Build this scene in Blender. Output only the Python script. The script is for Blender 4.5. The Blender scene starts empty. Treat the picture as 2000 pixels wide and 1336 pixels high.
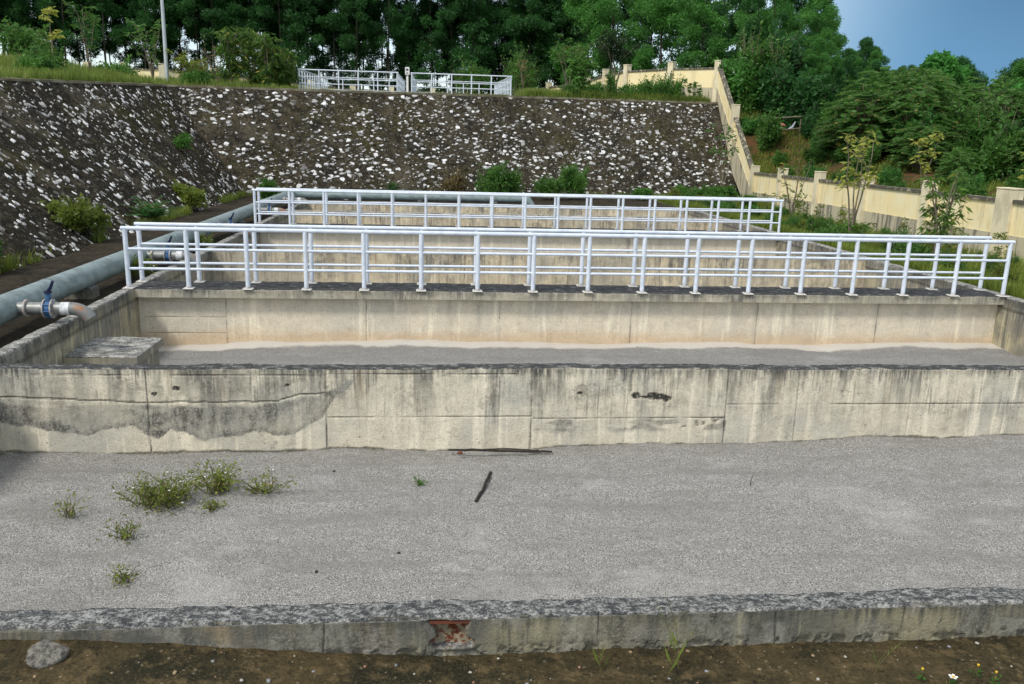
import bpy, math, random
import numpy as np
from mathutils import Vector, Matrix, Euler
S = bpy.context.scene
COL = S.collection
rnd = random.Random(7)

# ---------------------------------------------------------------- camera
CZ = 2.581
def cam_axes(yaw=0.09793, pitch=0.23572, roll=0.02676):
    f = Vector((math.sin(yaw)*math.cos(pitch), math.cos(yaw)*math.cos(pitch), -math.sin(pitch)))
    r = Vector((math.cos(yaw), -math.sin(yaw), 0)); u = r.cross(f)
    c, s = math.cos(roll), math.sin(roll)
    return c*r+s*u, -s*r+c*u, f
R_, U_, F_ = cam_axes()
cd = bpy.data.cameras.new('camera'); cam = bpy.data.objects.new('camera', cd); COL.objects.link(cam)
M = Matrix.Identity(4)
for i in range(3):
    M[i][0] = R_[i]; M[i][1] = U_[i]; M[i][2] = -F_[i]
M.translation = Vector((0, 0, CZ))
cam.matrix_world = M
cd.sensor_width = 36; cd.lens = 1643.5/2000*36; cd.clip_start = .05; cd.clip_end = 3000
S.camera = cam

# ---------------------------------------------------------------- light
SUN_EL, SUN_AZ = 50, 228      # azimuth measured clockwise from +Y: behind the camera, a little to the left
w = bpy.data.worlds.new('World'); S.world = w; w.use_nodes = True
wn = w.node_tree; bg = wn.nodes['Background']
sky = wn.nodes.new('ShaderNodeTexSky'); sky.sky_type = 'NISHITA'; sky.sun_disc = False
sky.sun_elevation = math.radians(SUN_EL); sky.sun_rotation = math.radians(SUN_AZ)
sky.air_density = 1.0; sky.dust_density = 1.2; sky.ozone_density = 1.5
# thin bright overcast over the Nishita sky, with a dark steel-blue rain bank low in the distance to the right
def wnode(k, **kw):
    x = wn.nodes.new(k)
    for a_, v_ in kw.items(): setattr(x, a_, v_)
    return x
tc = wnode('ShaderNodeTexCoord')
def wdot(v):
    x = wnode('ShaderNodeVectorMath', operation='DOT_PRODUCT'); wn.links.new(tc.outputs['Generated'], x.inputs[0]); x.inputs[1].default_value = v; return x.outputs['Value']
def wramp(v, a, b):
    x = wnode('ShaderNodeMapRange', interpolation_type='SMOOTHSTEP'); wn.links.new(v, x.inputs[0]); x.inputs[1].default_value = a; x.inputs[2].default_value = b; return x.outputs[0]
def wmix(f, a, b):
    x = wnode('ShaderNodeMix', data_type='RGBA')
    for v, s_ in ((f, x.inputs[0]), (a, x.inputs[6]), (b, x.inputs[7])):
        if hasattr(v, 'is_output'): wn.links.new(v, s_)
        elif isinstance(v, tuple): s_.default_value = (*v, 1)
        else: s_.default_value = v
    return x.outputs[2]
nz_ = wnode('ShaderNodeTexNoise'); wn.links.new(tc.outputs['Generated'], nz_.inputs['Vector']); nz_.inputs['Scale'].default_value = 2.2; nz_.inputs['Detail'].default_value = 6
cl_ = wramp(nz_.outputs[0], .25, .6)
oc = wmix(cl_, (3.6, 4.1, 4.7), (4.9, 4.9, 4.7))
c1 = wmix(wramp(wdot((0, 0, 1.)), .02, .5), wmix(.35, sky.outputs[0], oc), wmix(.65, sky.outputs[0], oc))
bank = wramp(wdot((.62, .78, .05)), .925, .99)
storm = wmix(wramp(wdot((.60, .70, .40)), .93, 1.0), (.75, 1.65, 2.7), (.36, .80, 1.5))
c2 = wmix(bank, c1, storm)
wn.links.new(c2, bg.inputs[0]); bg.inputs[1].default_value = 0.12
ld = bpy.data.lights.new('sun', 'SUN'); ld.energy = 1.5; ld.angle = math.radians(10); ld.color = (1, .95, .87)
lo = bpy.data.objects.new('sun', ld); COL.objects.link(lo)
az, el = math.radians(SUN_AZ), math.radians(SUN_EL)
sd = Vector((math.sin(az)*math.cos(el), math.cos(az)*math.cos(el), math.sin(el)))
lo.rotation_euler = sd.to_track_quat('Z', 'Y').to_euler()
S.view_settings.view_transform = 'Standard'; S.view_settings.look = 'None'
S.view_settings.gamma = 1; S.view_settings.exposure = 0.85
S.view_settings.use_curve_mapping = False
S.cycles.max_bounces = 6; S.cycles.diffuse_bounces = 3; S.cycles.transparent_max_bounces = 6

# ---------------------------------------------------------------- numpy noise
def _hash(ix, iy, seed):
    h = (ix.astype(np.int64)*374761393 + iy.astype(np.int64)*668265263 + seed*1442695041) & 0xffffffff
    h = ((h ^ (h >> 13))*1274126177) & 0xffffffff
    h = h ^ (h >> 16)
    return (h & 0xffffff)/float(0xffffff)
def vn(x, y, seed=0):
    x = np.asarray(x, float); y = np.asarray(y, float)
    x, y = np.broadcast_arrays(x, y)
    ix = np.floor(x); iy = np.floor(y); fx = x-ix; fy = y-iy
    fx = fx*fx*(3-2*fx); fy = fy*fy*(3-2*fy)
    ix = ix.astype(np.int64); iy = iy.astype(np.int64)
    a = _hash(ix, iy, seed); b = _hash(ix+1, iy, seed); c = _hash(ix, iy+1, seed); d = _hash(ix+1, iy+1, seed)
    return (a*(1-fx)+b*fx)*(1-fy)+(c*(1-fx)+d*fx)*fy
def fbm(x, y, seed=0, o=4):
    s = 0; a = .5; t = 0
    for i in range(o):
        s = s+a*vn(x*(2**i), y*(2**i), seed+i*17); t += a; a *= .5
    return s/t
def sst(a, b, x):
    t = np.clip((x-a)/(b-a), 0, 1); return t*t*(3-2*t)

# ---------------------------------------------------------------- materials
class MT:
    def __init__(s, name, rough=.9, spec=.25):
        s.m = bpy.data.materials.new(name); s.m.use_nodes = True; s.t = s.m.node_tree
        s.b = s.t.nodes['Principled BSDF']; s.b.inputs['Roughness'].default_value = rough
        s.b.inputs['Specular IOR Level'].default_value = spec
        s.pos = s.n('ShaderNodeNewGeometry')
    def n(s, k, **kw):
        x = s.t.nodes.new(k)
        for a, v in kw.items(): setattr(x, a, v)
        return x
    def L(s, a, b): s.t.links.new(a, b)
    def put(s, v, sock):
        if hasattr(v, 'is_output'): s.L(v, sock)
        elif isinstance(v, (tuple, list)): sock.default_value = (*v, 1) if len(v) == 3 and len(sock.default_value) == 4 else v
        else: sock.default_value = v
    def vec(s, sc=(1, 1, 1)):
        x = s.n('ShaderNodeVectorMath', operation='MULTIPLY'); s.L(s.pos.outputs['Position'], x.inputs[0]); x.inputs[1].default_value = sc
        return x.outputs[0]
    def noise(s, sc=(1, 1, 1), scale=1., det=4, rough=.55, dist=0.):
        x = s.n('ShaderNodeTexNoise'); s.L(s.vec(sc), x.inputs['Vector']); x.inputs['Scale'].default_value = scale
        x.inputs['Detail'].default_value = det; x.inputs['Roughness'].default_value = rough; x.inputs['Distortion'].default_value = dist
        return x.outputs[0]
    def voro(s, sc=(1, 1, 1), scale=1., feat='F1', out=0, rnd_=1.):
        x = s.n('ShaderNodeTexVoronoi', feature=feat); s.L(s.vec(sc), x.inputs['Vector']); x.inputs['Scale'].default_value = scale
        x.inputs['Randomness'].default_value = rnd_
        return x.outputs[out]
    def ramp(s, v, a, b, lo=0., hi=1.):
        x = s.n('ShaderNodeMapRange'); x.interpolation_type = 'SMOOTHSTEP' if a < b else 'LINEAR'
        if a > b: a, b, lo, hi = b, a, hi, lo; x.interpolation_type = 'SMOOTHSTEP'
        s.L(v, x.inputs[0]); x.inputs[1].default_value = a; x.inputs[2].default_value = b; x.inputs[3].default_value = lo; x.inputs[4].default_value = hi
        return x.outputs[0]
    def math(s, op, a, b=0.):
        x = s.n('ShaderNodeMath', operation=op); s.put(a, x.inputs[0]); s.put(b, x.inputs[1]); return x.outputs[0]
    def mul(s, *a):
        r = a[0]
        for b in a[1:]: r = s.math('MULTIPLY', r, b)
        return r
    def mix(s, f, a, b, blend='MIX'):
        x = s.n('ShaderNodeMix', data_type='RGBA', blend_type=blend); s.put(f, x.inputs[0]); s.put(a, x.inputs[6]); s.put(b, x.inputs[7])
        return x.outputs[2]
    def xyz(s, out='Position'):
        x = s.n('ShaderNodeSeparateXYZ'); s.L(s.pos.outputs[out], x.inputs[0]); return x.outputs
    def attr(s, name):
        x = s.n('ShaderNodeAttribute', attribute_name=name); return x
    def bump(s, h, strength=.5, dist=.01):
        x = s.n('ShaderNodeBump'); x.inputs['Strength'].default_value = strength; x.inputs['Distance'].default_value = dist
        s.L(h, x.inputs['Height']); s.L(x.outputs[0], s.b.inputs['Normal'])
    def col(s, c): s.put(c, s.b.inputs['Base Color']); return s.m

def concrete(name, base=(.56, .52, .42), grey=(.36, .355, .32), greyness=(.4, .62), streak=.8, runs=.8, topfade=.3,
             top=(.055, .057, .055), toplight=(.42, .42, .40), topcov=(.36, .52), ochre=0., runlen=.35, vs=1., topscale=6):
    m = MT(name, .92, .2)
    x, y, z = m.xyz(); nx, ny, nz = m.xyz('Normal')
    c = m.mix(m.ramp(m.noise(scale=.9, det=6, rough=.65), *greyness), base, grey)
    c = m.mix(m.mul(m.ramp(m.noise(scale=4, det=6, rough=.7), .44, .66), .45), c, tuple(v*.66 for v in base))
    # irregular patches where staining is heavy or absent along the wall
    heavy = m.ramp(m.noise((1, 1, .25), 1.1, 4, .6), .36, .62, .25, 1.)
    pale = m.ramp(m.noise((6*vs, 6*vs, .5), 1, 4, .65), .53, .66)
    c = m.mix(m.mul(pale, .7), c, tuple(min(1, v*1.28) for v in base))
    brown = m.ramp(m.noise((3.2*vs, 3.2*vs, .4), 1, 4, .6), .54, .70)
    depth = m.ramp(m.math('ADD', z, m.math('MULTIPLY', m.math('SUBTRACT', m.noise((5*vs, 5*vs, .3), 1, 4, .7), .5), 1.5)), -runlen-.5, .05)
    c = m.mix(m.mul(brown, depth, streak*.8), c, (.30, .225, .135))
    st = m.ramp(m.math('ADD', m.math('MULTIPLY', m.noise((4.5*vs, 4.5*vs, .35), 1, 6, .78), .6), m.math('MULTIPLY', m.noise((2, 2, 1.6), 1.4, 6, .75), .4)), .47, .58)
    c = m.mix(m.mul(st, depth, heavy, streak), c, (.135, .13, .115))
    fine = m.ramp(m.noise((38*vs, 38*vs, 1.6), 1, 4, .7), .51, .62)
    c = m.mix(m.mul(fine, depth, m.ramp(m.noise(scale=2.6, det=3), .42, .58), .75*streak), c, (.07, .07, .065))
    blot = m.ramp(m.noise((1.2, 1.2, 1.7), 1.6, 8, .78), .52, .62)
    c = m.mix(m.mul(blot, depth, streak*.65), c, (.20, .185, .15))
    scr = m.ramp(m.noise((1, 1, 1.3), 7, 8, .85), .56, .64)
    c = m.mix(m.mul(scr, m.ramp(m.noise(scale=1.3, det=3), .45, .6), .55*streak), c, (.09, .088, .075))
    # black lichen creeping down from the top edge
    e = m.math('ADD', z, m.math('MULTIPLY', m.math('SUBTRACT', m.noise((18, 18, 2.2), 1, 6, .75), .5), .50))
    c = m.mix(m.mul(m.ramp(e, -topfade, .03), heavy, runs), c, (.05, .053, .05))
    if ochre:
        o = m.math('ADD', z, m.math('MULTIPLY', m.math('SUBTRACT', m.noise((1.6, 1.6, 3), 1, 6, .65), .5), .4))
        c = m.mix(m.mul(m.ramp(o, -.68, -.90), ochre), c, (.56, .36, .18))
        c = m.mix(m.mul(m.ramp(m.noise((7, 7, .4), 1, 4, .7), .6, .72), .3), c, (.38, .30, .2))
    # pits and speckle
    c = m.mix(m.mul(m.ramp(m.noise(scale=26, det=4, rough=.75), .62, .69), .8), c, (.07, .07, .06))
    c = m.mix(m.mul(m.ramp(m.noise(scale=75, det=2), .35, .75), .25), c, (.12, .11, .09))
    # painted masks: R grey stain, G crack/joint, B rust
    a = m.attr('paint'); sep = m.n('ShaderNodeSeparateColor'); m.L(a.outputs['Color'], sep.inputs[0])
    sr, sg, sb = sep.outputs[0], sep.outputs[1], sep.outputs[2]
    gs = m.mix(m.ramp(m.noise((4, 4, 1.6), 2, 6, .8), .40, .60), (.30, .29, .25), (.045, .046, .043))
    gs = m.mix(m.mul(m.ramp(m.noise(scale=40, det=4, rough=.8), .5, .6), .6), gs, (.42, .40, .34))
    c = m.mix(m.mul(sr, m.ramp(m.noise(scale=50, det=4, rough=.8), .30, .5, .55, 1.), .92), c, gs)
    c = m.mix(m.mul(sg, m.ramp(m.noise(scale=30, det=3), .3, .6, .4, 1.), .85), c, (.05, .048, .04))
    ru = m.mix(m.ramp(m.noise(scale=28, det=5, rough=.7), .42, .58), (.12, .03, .012), (.30, .25, .17))
    c = m.mix(sb, c, ru)
    # upward faces: black biofilm with bare pale patches
    tl = m.ramp(m.noise((1, 1.6, 1), topscale, 8, .78), *topcov)
    tc = m.mix(tl, top, toplight)
    tc = m.mix(m.mul(m.ramp(m.noise(scale=60, det=4, rough=.75), .49, .58), .85), tc, (.035, .037, .038))
    tc = m.mix(m.mul(m.ramp(m.voro(scale=85), .32, .12), m.ramp(m.noise(scale=9, det=3), .42, .55), .7), tc, (.40, .40, .38))
    c = m.mix(m.ramp(nz, .45, .75), c, tc)
    h = m.math('ADD', m.noise(scale=60, det=4, rough=.7), m.math('MULTIPLY', m.noise(scale=9, det=4), 1.4))
    h = m.math('SUBTRACT', h, m.math('MULTIPLY', sg, 2.))
    m.bump(h, .8, .010)
    return m.col(c)

M_w2 = concrete('weathered_concrete', base=(.76, .695, .54), grey=(.55, .53, .45), greyness=(.46, .66), streak=.95, runs=.95, topfade=.13, runlen=.45, top=(.045, .047, .047), toplight=(.33, .33, .31), topcov=(.50, .64))
M_far = concrete('streaked_concrete', base=(.70, .60, .42), grey=(.50, .45, .35), greyness=(.42, .58), streak=1., runs=.8, topfade=.14, runlen=.9, vs=1.5)
M_clean = concrete('sheltered_concrete', base=(.80, .71, .55), grey=(.68, .62, .50), streak=.16, runs=0., ochre=.5, topfade=.1, runlen=.05)
M_slab = concrete('walkway_concrete', base=(.52, .48, .37), grey=(.40, .38, .31), streak=.8, runs=.55, topfade=.12, runlen=.15,
                  top=(.035, .036, .038), toplight=(.30, .30, .29), topcov=(.52, .66), vs=1.3)
M_side = concrete('side_wall_concrete', base=(.52, .46, .30), grey=(.25, .24, .20), greyness=(.36, .56), streak=1., runs=1., topfade=.34, runlen=.7, vs=1.3,
                  top=(.10, .10, .09), toplight=(.50, .49, .45), topcov=(.40, .60))
M_front = concrete('pitted_concrete', base=(.30, .275, .18), grey=(.125, .125, .105), greyness=(.36, .58), streak=.8, runs=.8, topfade=.1, runlen=.1,
                   top=(.05, .053, .054), toplight=(.33, .33, .31), topcov=(.43, .60), topscale=15)

def gravel_mat():
    m = MT('grey_gravel', .95, .12)
    x, y, z = m.xyz()
    G = 100
    v = m.voro(scale=G, out=1); s1 = m.n('ShaderNodeSeparateColor'); m.L(v, s1.inputs[0])
    c = m.mix(s1.outputs[0], (.255, .247, .232), (.45, .44, .418))
    c = m.mix(m.mul(m.ramp(s1.outputs[1], .90, .96), .8), c, (.13, .115, .09))
    c = m.mix(m.mul(m.ramp(s1.outputs[2], .92, .98), .8), c, (.68, .66, .62))
    d = m.voro(scale=G, out=0)
    c = m.mix(m.mul(m.ramp(d, .45, .75), .85), c, (.12, .115, .10))
    v2 = m.voro(scale=31, out=1); s2 = m.n('ShaderNodeSeparateColor'); m.L(v2, s2.inputs[0])
    c = m.mix(m.mul(m.ramp(s2.outputs[0], .965, .985), m.ramp(m.voro(scale=31), .3, .15), .8), c, (.12, .10, .08))
    c = m.mix(m.mul(m.ramp(s2.outputs[1], .965, .985), m.ramp(m.voro(scale=31), .25, .12), .8), c, (.72, .70, .66))
    c = m.mix(m.mul(m.ramp(m.noise((.6, 2.4, 1), 1.0, 7, .68), .46, .64), .42), c, (.20, .19, .17))
    c = m.mix(m.mul(m.ramp(m.noise((1, 1.8, 1), 6, 5, .75), .50, .66), .38), c, (.19, .185, .165))
    c = m.mix(m.mul(m.ramp(m.noise((1, 1.3, 1), .8, 5, .65), .54, .68), .3), c, (.50, .49, .47))
    # the dry, pale band at the foot of the walkway wall
    e = m.math('ADD', y, m.math('MULTIPLY', m.math('SUBTRACT', m.noise((.7, .3, 1), 1, 5, .6), .5), .75))
    dry = m.ramp(e, 14.15, 14.30)
    lim = m.math('LESS_THAN', y, 15.)
    c = m.mix(m.mul(m.math('GREATER_THAN', y, 9.5), m.math('SUBTRACT', 1., dry), lim, .28), c, (.20, .20, .195))
    c = m.mix(m.mul(dry, lim, .75), c, (.68, .64, .57))
    m.bump(m.math('ADD', m.math('MULTIPLY', d, -1.), m.math('MULTIPLY', m.noise(scale=24, det=4, rough=.7), 1.2)), .8, .010)
    return m.col(c)
M_gravel = gravel_mat()

def soil_mat(name, a, b, c2, peb=True):
    m = MT(name, .95, .15)
    c = m.mix(m.ramp(m.noise(scale=1.7, det=6, rough=.65), .38, .62), a, b)
    c = m.mix(m.mul(m.ramp(m.noise(scale=9, det=5, rough=.7), .48, .66), .8), c, c2)
    c = m.mix(m.mul(m.ramp(m.noise(scale=60, det=4, rough=.7), .5, .7), .6), c, tuple(v*1.9 for v in a))
    if peb:
        v = m.voro(scale=38, out=1); s1 = m.n('ShaderNodeSeparateColor'); m.L(v, s1.inputs[0])
        d = m.voro(scale=38)
        c = m.mix(m.mul(m.ramp(s1.outputs[0], .9, .96), m.ramp(d, .42, .25)), c, (.24, .20, .13))
    c = m.mix(m.mul(m.ramp(m.noise(scale=24, det=6, rough=.85), .53, .62), .7), c, (.012, .012, .007))
    m.bump(m.math('ADD', m.noise(scale=35, det=6, rough=.8), m.math('MULTIPLY', m.noise(scale=6, det=5, rough=.7), 2.)), 1., .035)
    return m.col(c)
M_soil = soil_mat('mossy_soil', (.10, .076, .036), (.035, .033, .018), (.20, .145, .07))
M_floor = soil_mat('dark_channel_floor', (.045, .036, .024), (.018, .015, .011), (.085, .07, .045), False)
M_turf = soil_mat('turf_soil', (.07, .09, .025), (.10, .10, .035), (.05, .07, .02), False)
M_red = soil_mat('red_hill_soil', (.05, .055, .018), (.15, .068, .032), (.04, .05, .016), False)
M_valley = soil_mat('valley_soil', (.05, .07, .02), (.06, .08, .025), (.04, .05, .02), False)

def mortar_mat(name, a, b, moss, mossw):
    m = MT(name, .95, .12)
    c = m.mix(m.ramp(m.noise((1, 1, .45), 1.0, 5, .6), .4, .6), a, b)
    c = m.mix(m.mul(m.ramp(m.noise((1.6, 1.6, .35), 1.4, 5, .65), .5, .64), .75), c, (.018, .017, .015))
    c = m.mix(m.mul(m.ramp(m.noise(scale=.5, det=4), .5, .66), mossw), c, moss)
    v = m.voro(scale=5.5, out=1); s1 = m.n('ShaderNodeSeparateColor'); m.L(v, s1.inputs[0]); d = m.voro(scale=5.5)
    c = m.mix(m.mul(m.ramp(s1.outputs[0], .55, .7), m.ramp(d, .5, .32), m.ramp(m.noise(scale=16, det=4, rough=.7), .42, .58), .65), c, (.17, .155, .13))
    c = m.mix(m.mul(m.ramp(m.noise(scale=9, det=6, rough=.8), .53, .64), .75), c, (.23, .20, .14))
    c = m.mix(m.mul(m.ramp(m.noise((1, 1, .1), .55, 3, .5), .56, .66), .35), c, (.18, .155, .11))
    c = m.mix(m.mul(m.ramp(m.noise(scale=5, det=6, rough=.8), .50, .60), .8), c, (.012, .011, .008))
    m.bump(m.math('ADD', m.noise(scale=9, det=5, rough=.7), m.noise(scale=30, det=3)), 1., .09)
    return m.col(c)
M_mortar_b = mortar_mat('mossy_mortar', (.075, .062, .038), (.045, .040, .029), (.07, .062, .018), .5)
M_mortar_l = mortar_mat('dark_mossy_mortar', (.036, .029, .017), (.021, .019, .013), (.05, .044, .007), .7)
def stone_mat():
    m = MT('pale_rubble', .85, .2)
    a = m.attr('tint'); c = m.mix(a.outputs['Fac'], (.075, .07, .06), (.80, .80, .79))
    c = m.mix(m.mul(m.ramp(m.noise(scale=13, det=5, rough=.7), .5, .68), .7), c, (.12, .105, .08))
    m.bump(m.noise(scale=25, det=4), .8, .02)
    return m.col(c)
M_stone = stone_mat()

def plain(name, c, c2=None, sc=8, rough=.6, spec=.4, metal=0, bump=.2, amt=.6, dist=.004, rng=(.4, .65), strch=(1, 1, 1)):
    m = MT(name, rough, spec); m.b.inputs['Metallic'].default_value = metal
    n_ = m.noise(strch, sc, 5, .65)
    m.bump(n_, bump, dist)
    return m.col(m.mix(m.mul(m.ramp(n_, *rng), amt), c, c2 or tuple(v*.7 for v in c)))
def paint_mat():
    m = MT('pale_blue_grey_paint', .6, .3); z = m.xyz()[2]
    c = m.mix(m.ramp(m.noise(scale=5, det=5, rough=.7), .4, .65), (.68, .74, .82), (.56, .62, .70))
    c = m.mix(m.mul(m.ramp(m.noise((1, 1, 1), 34, 5, .8), .60, .66), .6), c, (.30, .30, .30))
    c = m.mix(m.mul(m.ramp(m.math('ADD', z, m.math('MULTIPLY', m.noise(scale=22, det=5, rough=.8), .22)), .19, .10), .8), c, (.30, .22, .15))
    m.bump(m.noise(scale=30, det=4), .25, .004); return m.col(c)
M_paint = paint_mat()
M_plate = plain('chipped_white_plate', (.70, .70, .66), (.35, .28, .2), 30, .7)
M_pipe = plain('galvanised_grey_pipe', (.26, .325, .325), (.13, .165, .16), 3.5, .6, .5, .25, .1, .7, strch=(1, 1, 2))
M_outlet = plain('grey_steel_outlet', (.27, .285, .275), (.14, .13, .11), 11, .45, .5, .3)
M_elbow = plain('rust_stained_elbow', (.20, .21, .20), (.34, .14, .05), 5, .55, .4, .2, .3, 1., rng=(.50, .66))
M_tape = plain('white_weld_patch', (.66, .67, .68), (.34, .34, .34), 16, .6)
M_blue = plain('blue_valve_paint', (.035, .12, .27), (.05, .06, .08), 18, .6)
M_navy = plain('navy_valve_lever', (.012, .018, .06), None, 12, .5)
M_rim = plain('pale_flange', (.42, .42, .40), (.26, .13, .08), 22, .7)
M_yel = None
def yellow_mat():
    m = MT('yellow_wall_paint', .85, .2); x, y, z = m.xyz()
    c = m.mix(m.ramp(m.noise(scale=1.2, det=5, rough=.6), .4, .65), (.86, .72, .40), (.86, .77, .50))
    c = m.mix(m.mul(m.ramp(m.noise((4, 4, .5), 1.2, 4, .6), .52, .68), .35), c, (.50, .42, .25))
    c = m.mix(m.mul(m.ramp(m.noise((9, 9, .5), 1, 6, .78), .55, .66), m.ramp(m.noise(scale=.7, det=3), .45, .6), .55), c, (.22, .19, .12))
    c = m.mix(m.mul(m.ramp(m.noise(scale=6, det=7, rough=.85), .58, .66), .5), c, (.45, .40, .27))
    m.bump(m.noise(scale=30, det=4), .4, .006)
    return m.col(c)
M_yel = yellow_mat()
M_post = plain('pale_cream_post', (.74, .66, .46), (.50, .45, .31), 2.2, .85, .2, 0, .4, .8, strch=(1.5, 1.5, .6))
M_cope = plain('soot_black_coping', (.10, .095, .075), (.45, .40, .28), 3.5, .9, .2, 0, .5, .9, rng=(.52, .62), strch=(2, 2, 1.5))
M_base = plain('stained_grey_plinth', (.50, .45, .32), (.16, .15, .12), 1.6, .9, .2, 0, .4, .9, rng=(.47, .62), strch=(2.5, 2.5, .35))
M_bark = plain('grey_bark', (.20, .17, .12), (.10, .085, .06), 9, .9, .2, 0, .6, .8, .01, strch=(1, 1, .3))
M_dbark = plain('dark_bark', (.05, .045, .035), (.03, .026, .02), 5, .9, .2, 0, .5, .8, .01)
M_stick = plain('burnt_wood', (.025, .022, .02), (.07, .055, .04), 30, .8, .2)
M_rust = plain('rusty_steel', (.17, .05, .025), (.08, .03, .02), 40, .8)
M_rock = plain('rough_grey_rock', (.25, .235, .20), (.08, .075, .065), 38, .95, .15, 0, 1., .9, .03)
M_metal = plain('lamp_post_galvanised', (.50, .54, .56), (.40, .43, .45), 5, .4, .5, .3)
M_white = plain('white_enamel', (.78, .78, .76), None, 9, .4)
M_screen = plain('dark_print', (.06, .07, .08), None, 9, .4)
M_flower = plain('white_petals', (.80, .80, .76), None, 30, .7)
M_fyel = plain('yellow_flower_centre', (.7, .45, .03), None, 30, .7)
M_red_s = plain('red_cloth', (.45, .06, .03), None, 30, .7)
M_cloth = plain('faded_pink_cloth', (.42, .17, .12), None, 30, .8)
M_sheet = plain('pale_plastic_sheet', (.35, .38, .42), None, 10, .6)
M_mossedge = plain('black_moss', (.022, .024, .012), (.05, .05, .02), 30, .95)

def leaf_mat(name, a, b, dry=None, dryf=.05, trans=.35):
    m = MT(name, .55, .3)
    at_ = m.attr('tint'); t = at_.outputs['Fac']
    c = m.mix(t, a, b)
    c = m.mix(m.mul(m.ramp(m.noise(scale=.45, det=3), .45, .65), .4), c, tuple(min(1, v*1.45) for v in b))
    oi = m.n('ShaderNodeObjectInfo')
    c = m.mix(m.mul(oi.outputs['Random'], .35), c, tuple(v*.55 for v in a))
    if dry: c = m.mix(m.math('GREATER_THAN', t, 1-dryf), c, dry)
    m.put(c, m.b.inputs['Base Color'])
    tr = m.n('ShaderNodeBsdfTranslucent'); m.L(m.mix(.5, c, tuple(min(1, v*1.8) for v in b)), tr.inputs[0])
    mx = m.n('ShaderNodeMixShader'); mx.inputs[0].default_value = trans
    m.L(m.b.outputs[0], mx.inputs[1]); m.L(tr.outputs[0], mx.inputs[2])
    m.L(mx.outputs[0], m.t.nodes['Material Output'].inputs[0])
    return m.m
L_acacia = leaf_mat('acacia_leaves', (.017, .065, .018), (.05, .165, .036))
L_bright = leaf_mat('lit_acacia_leaves', (.035, .12, .022), (.10, .28, .05))
L_vine = leaf_mat('bright_vine_leaves', (.04, .16, .025), (.09, .30, .05))
L_bush = leaf_mat('bush_leaves', (.03, .095, .015), (.10, .23, .04), (.25, .2, .06), .04)
L_shrub = leaf_mat('shrub_leaves', (.05, .13, .02), (.11, .25, .045))
L_mango = leaf_mat('mango_leaves', (.03, .085, .012), (.11, .21, .03), (.35, .33, .06), .06)
L_yellow = leaf_mat('yellowing_leaves', (.17, .24, .035), (.44, .44, .09))
L_weed = leaf_mat('weed_leaves', (.075, .12, .015), (.22, .27, .045), (.32, .25, .1), .1)
L_grass = leaf_mat('grass_blades', (.075, .13, .02), (.24, .30, .06), (.40, .34, .17), .16)
L_fern = leaf_mat('fern_fronds', (.025, .10, .02), (.07, .19, .05), (.2, .09, .03), .05)
L_dry = leaf_mat('dry_brown_leaves', (.10, .08, .03), (.22, .17, .08))
L_dark = leaf_mat('dark_droopy_leaves', (.015, .035, .012), (.035, .07, .022))

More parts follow.
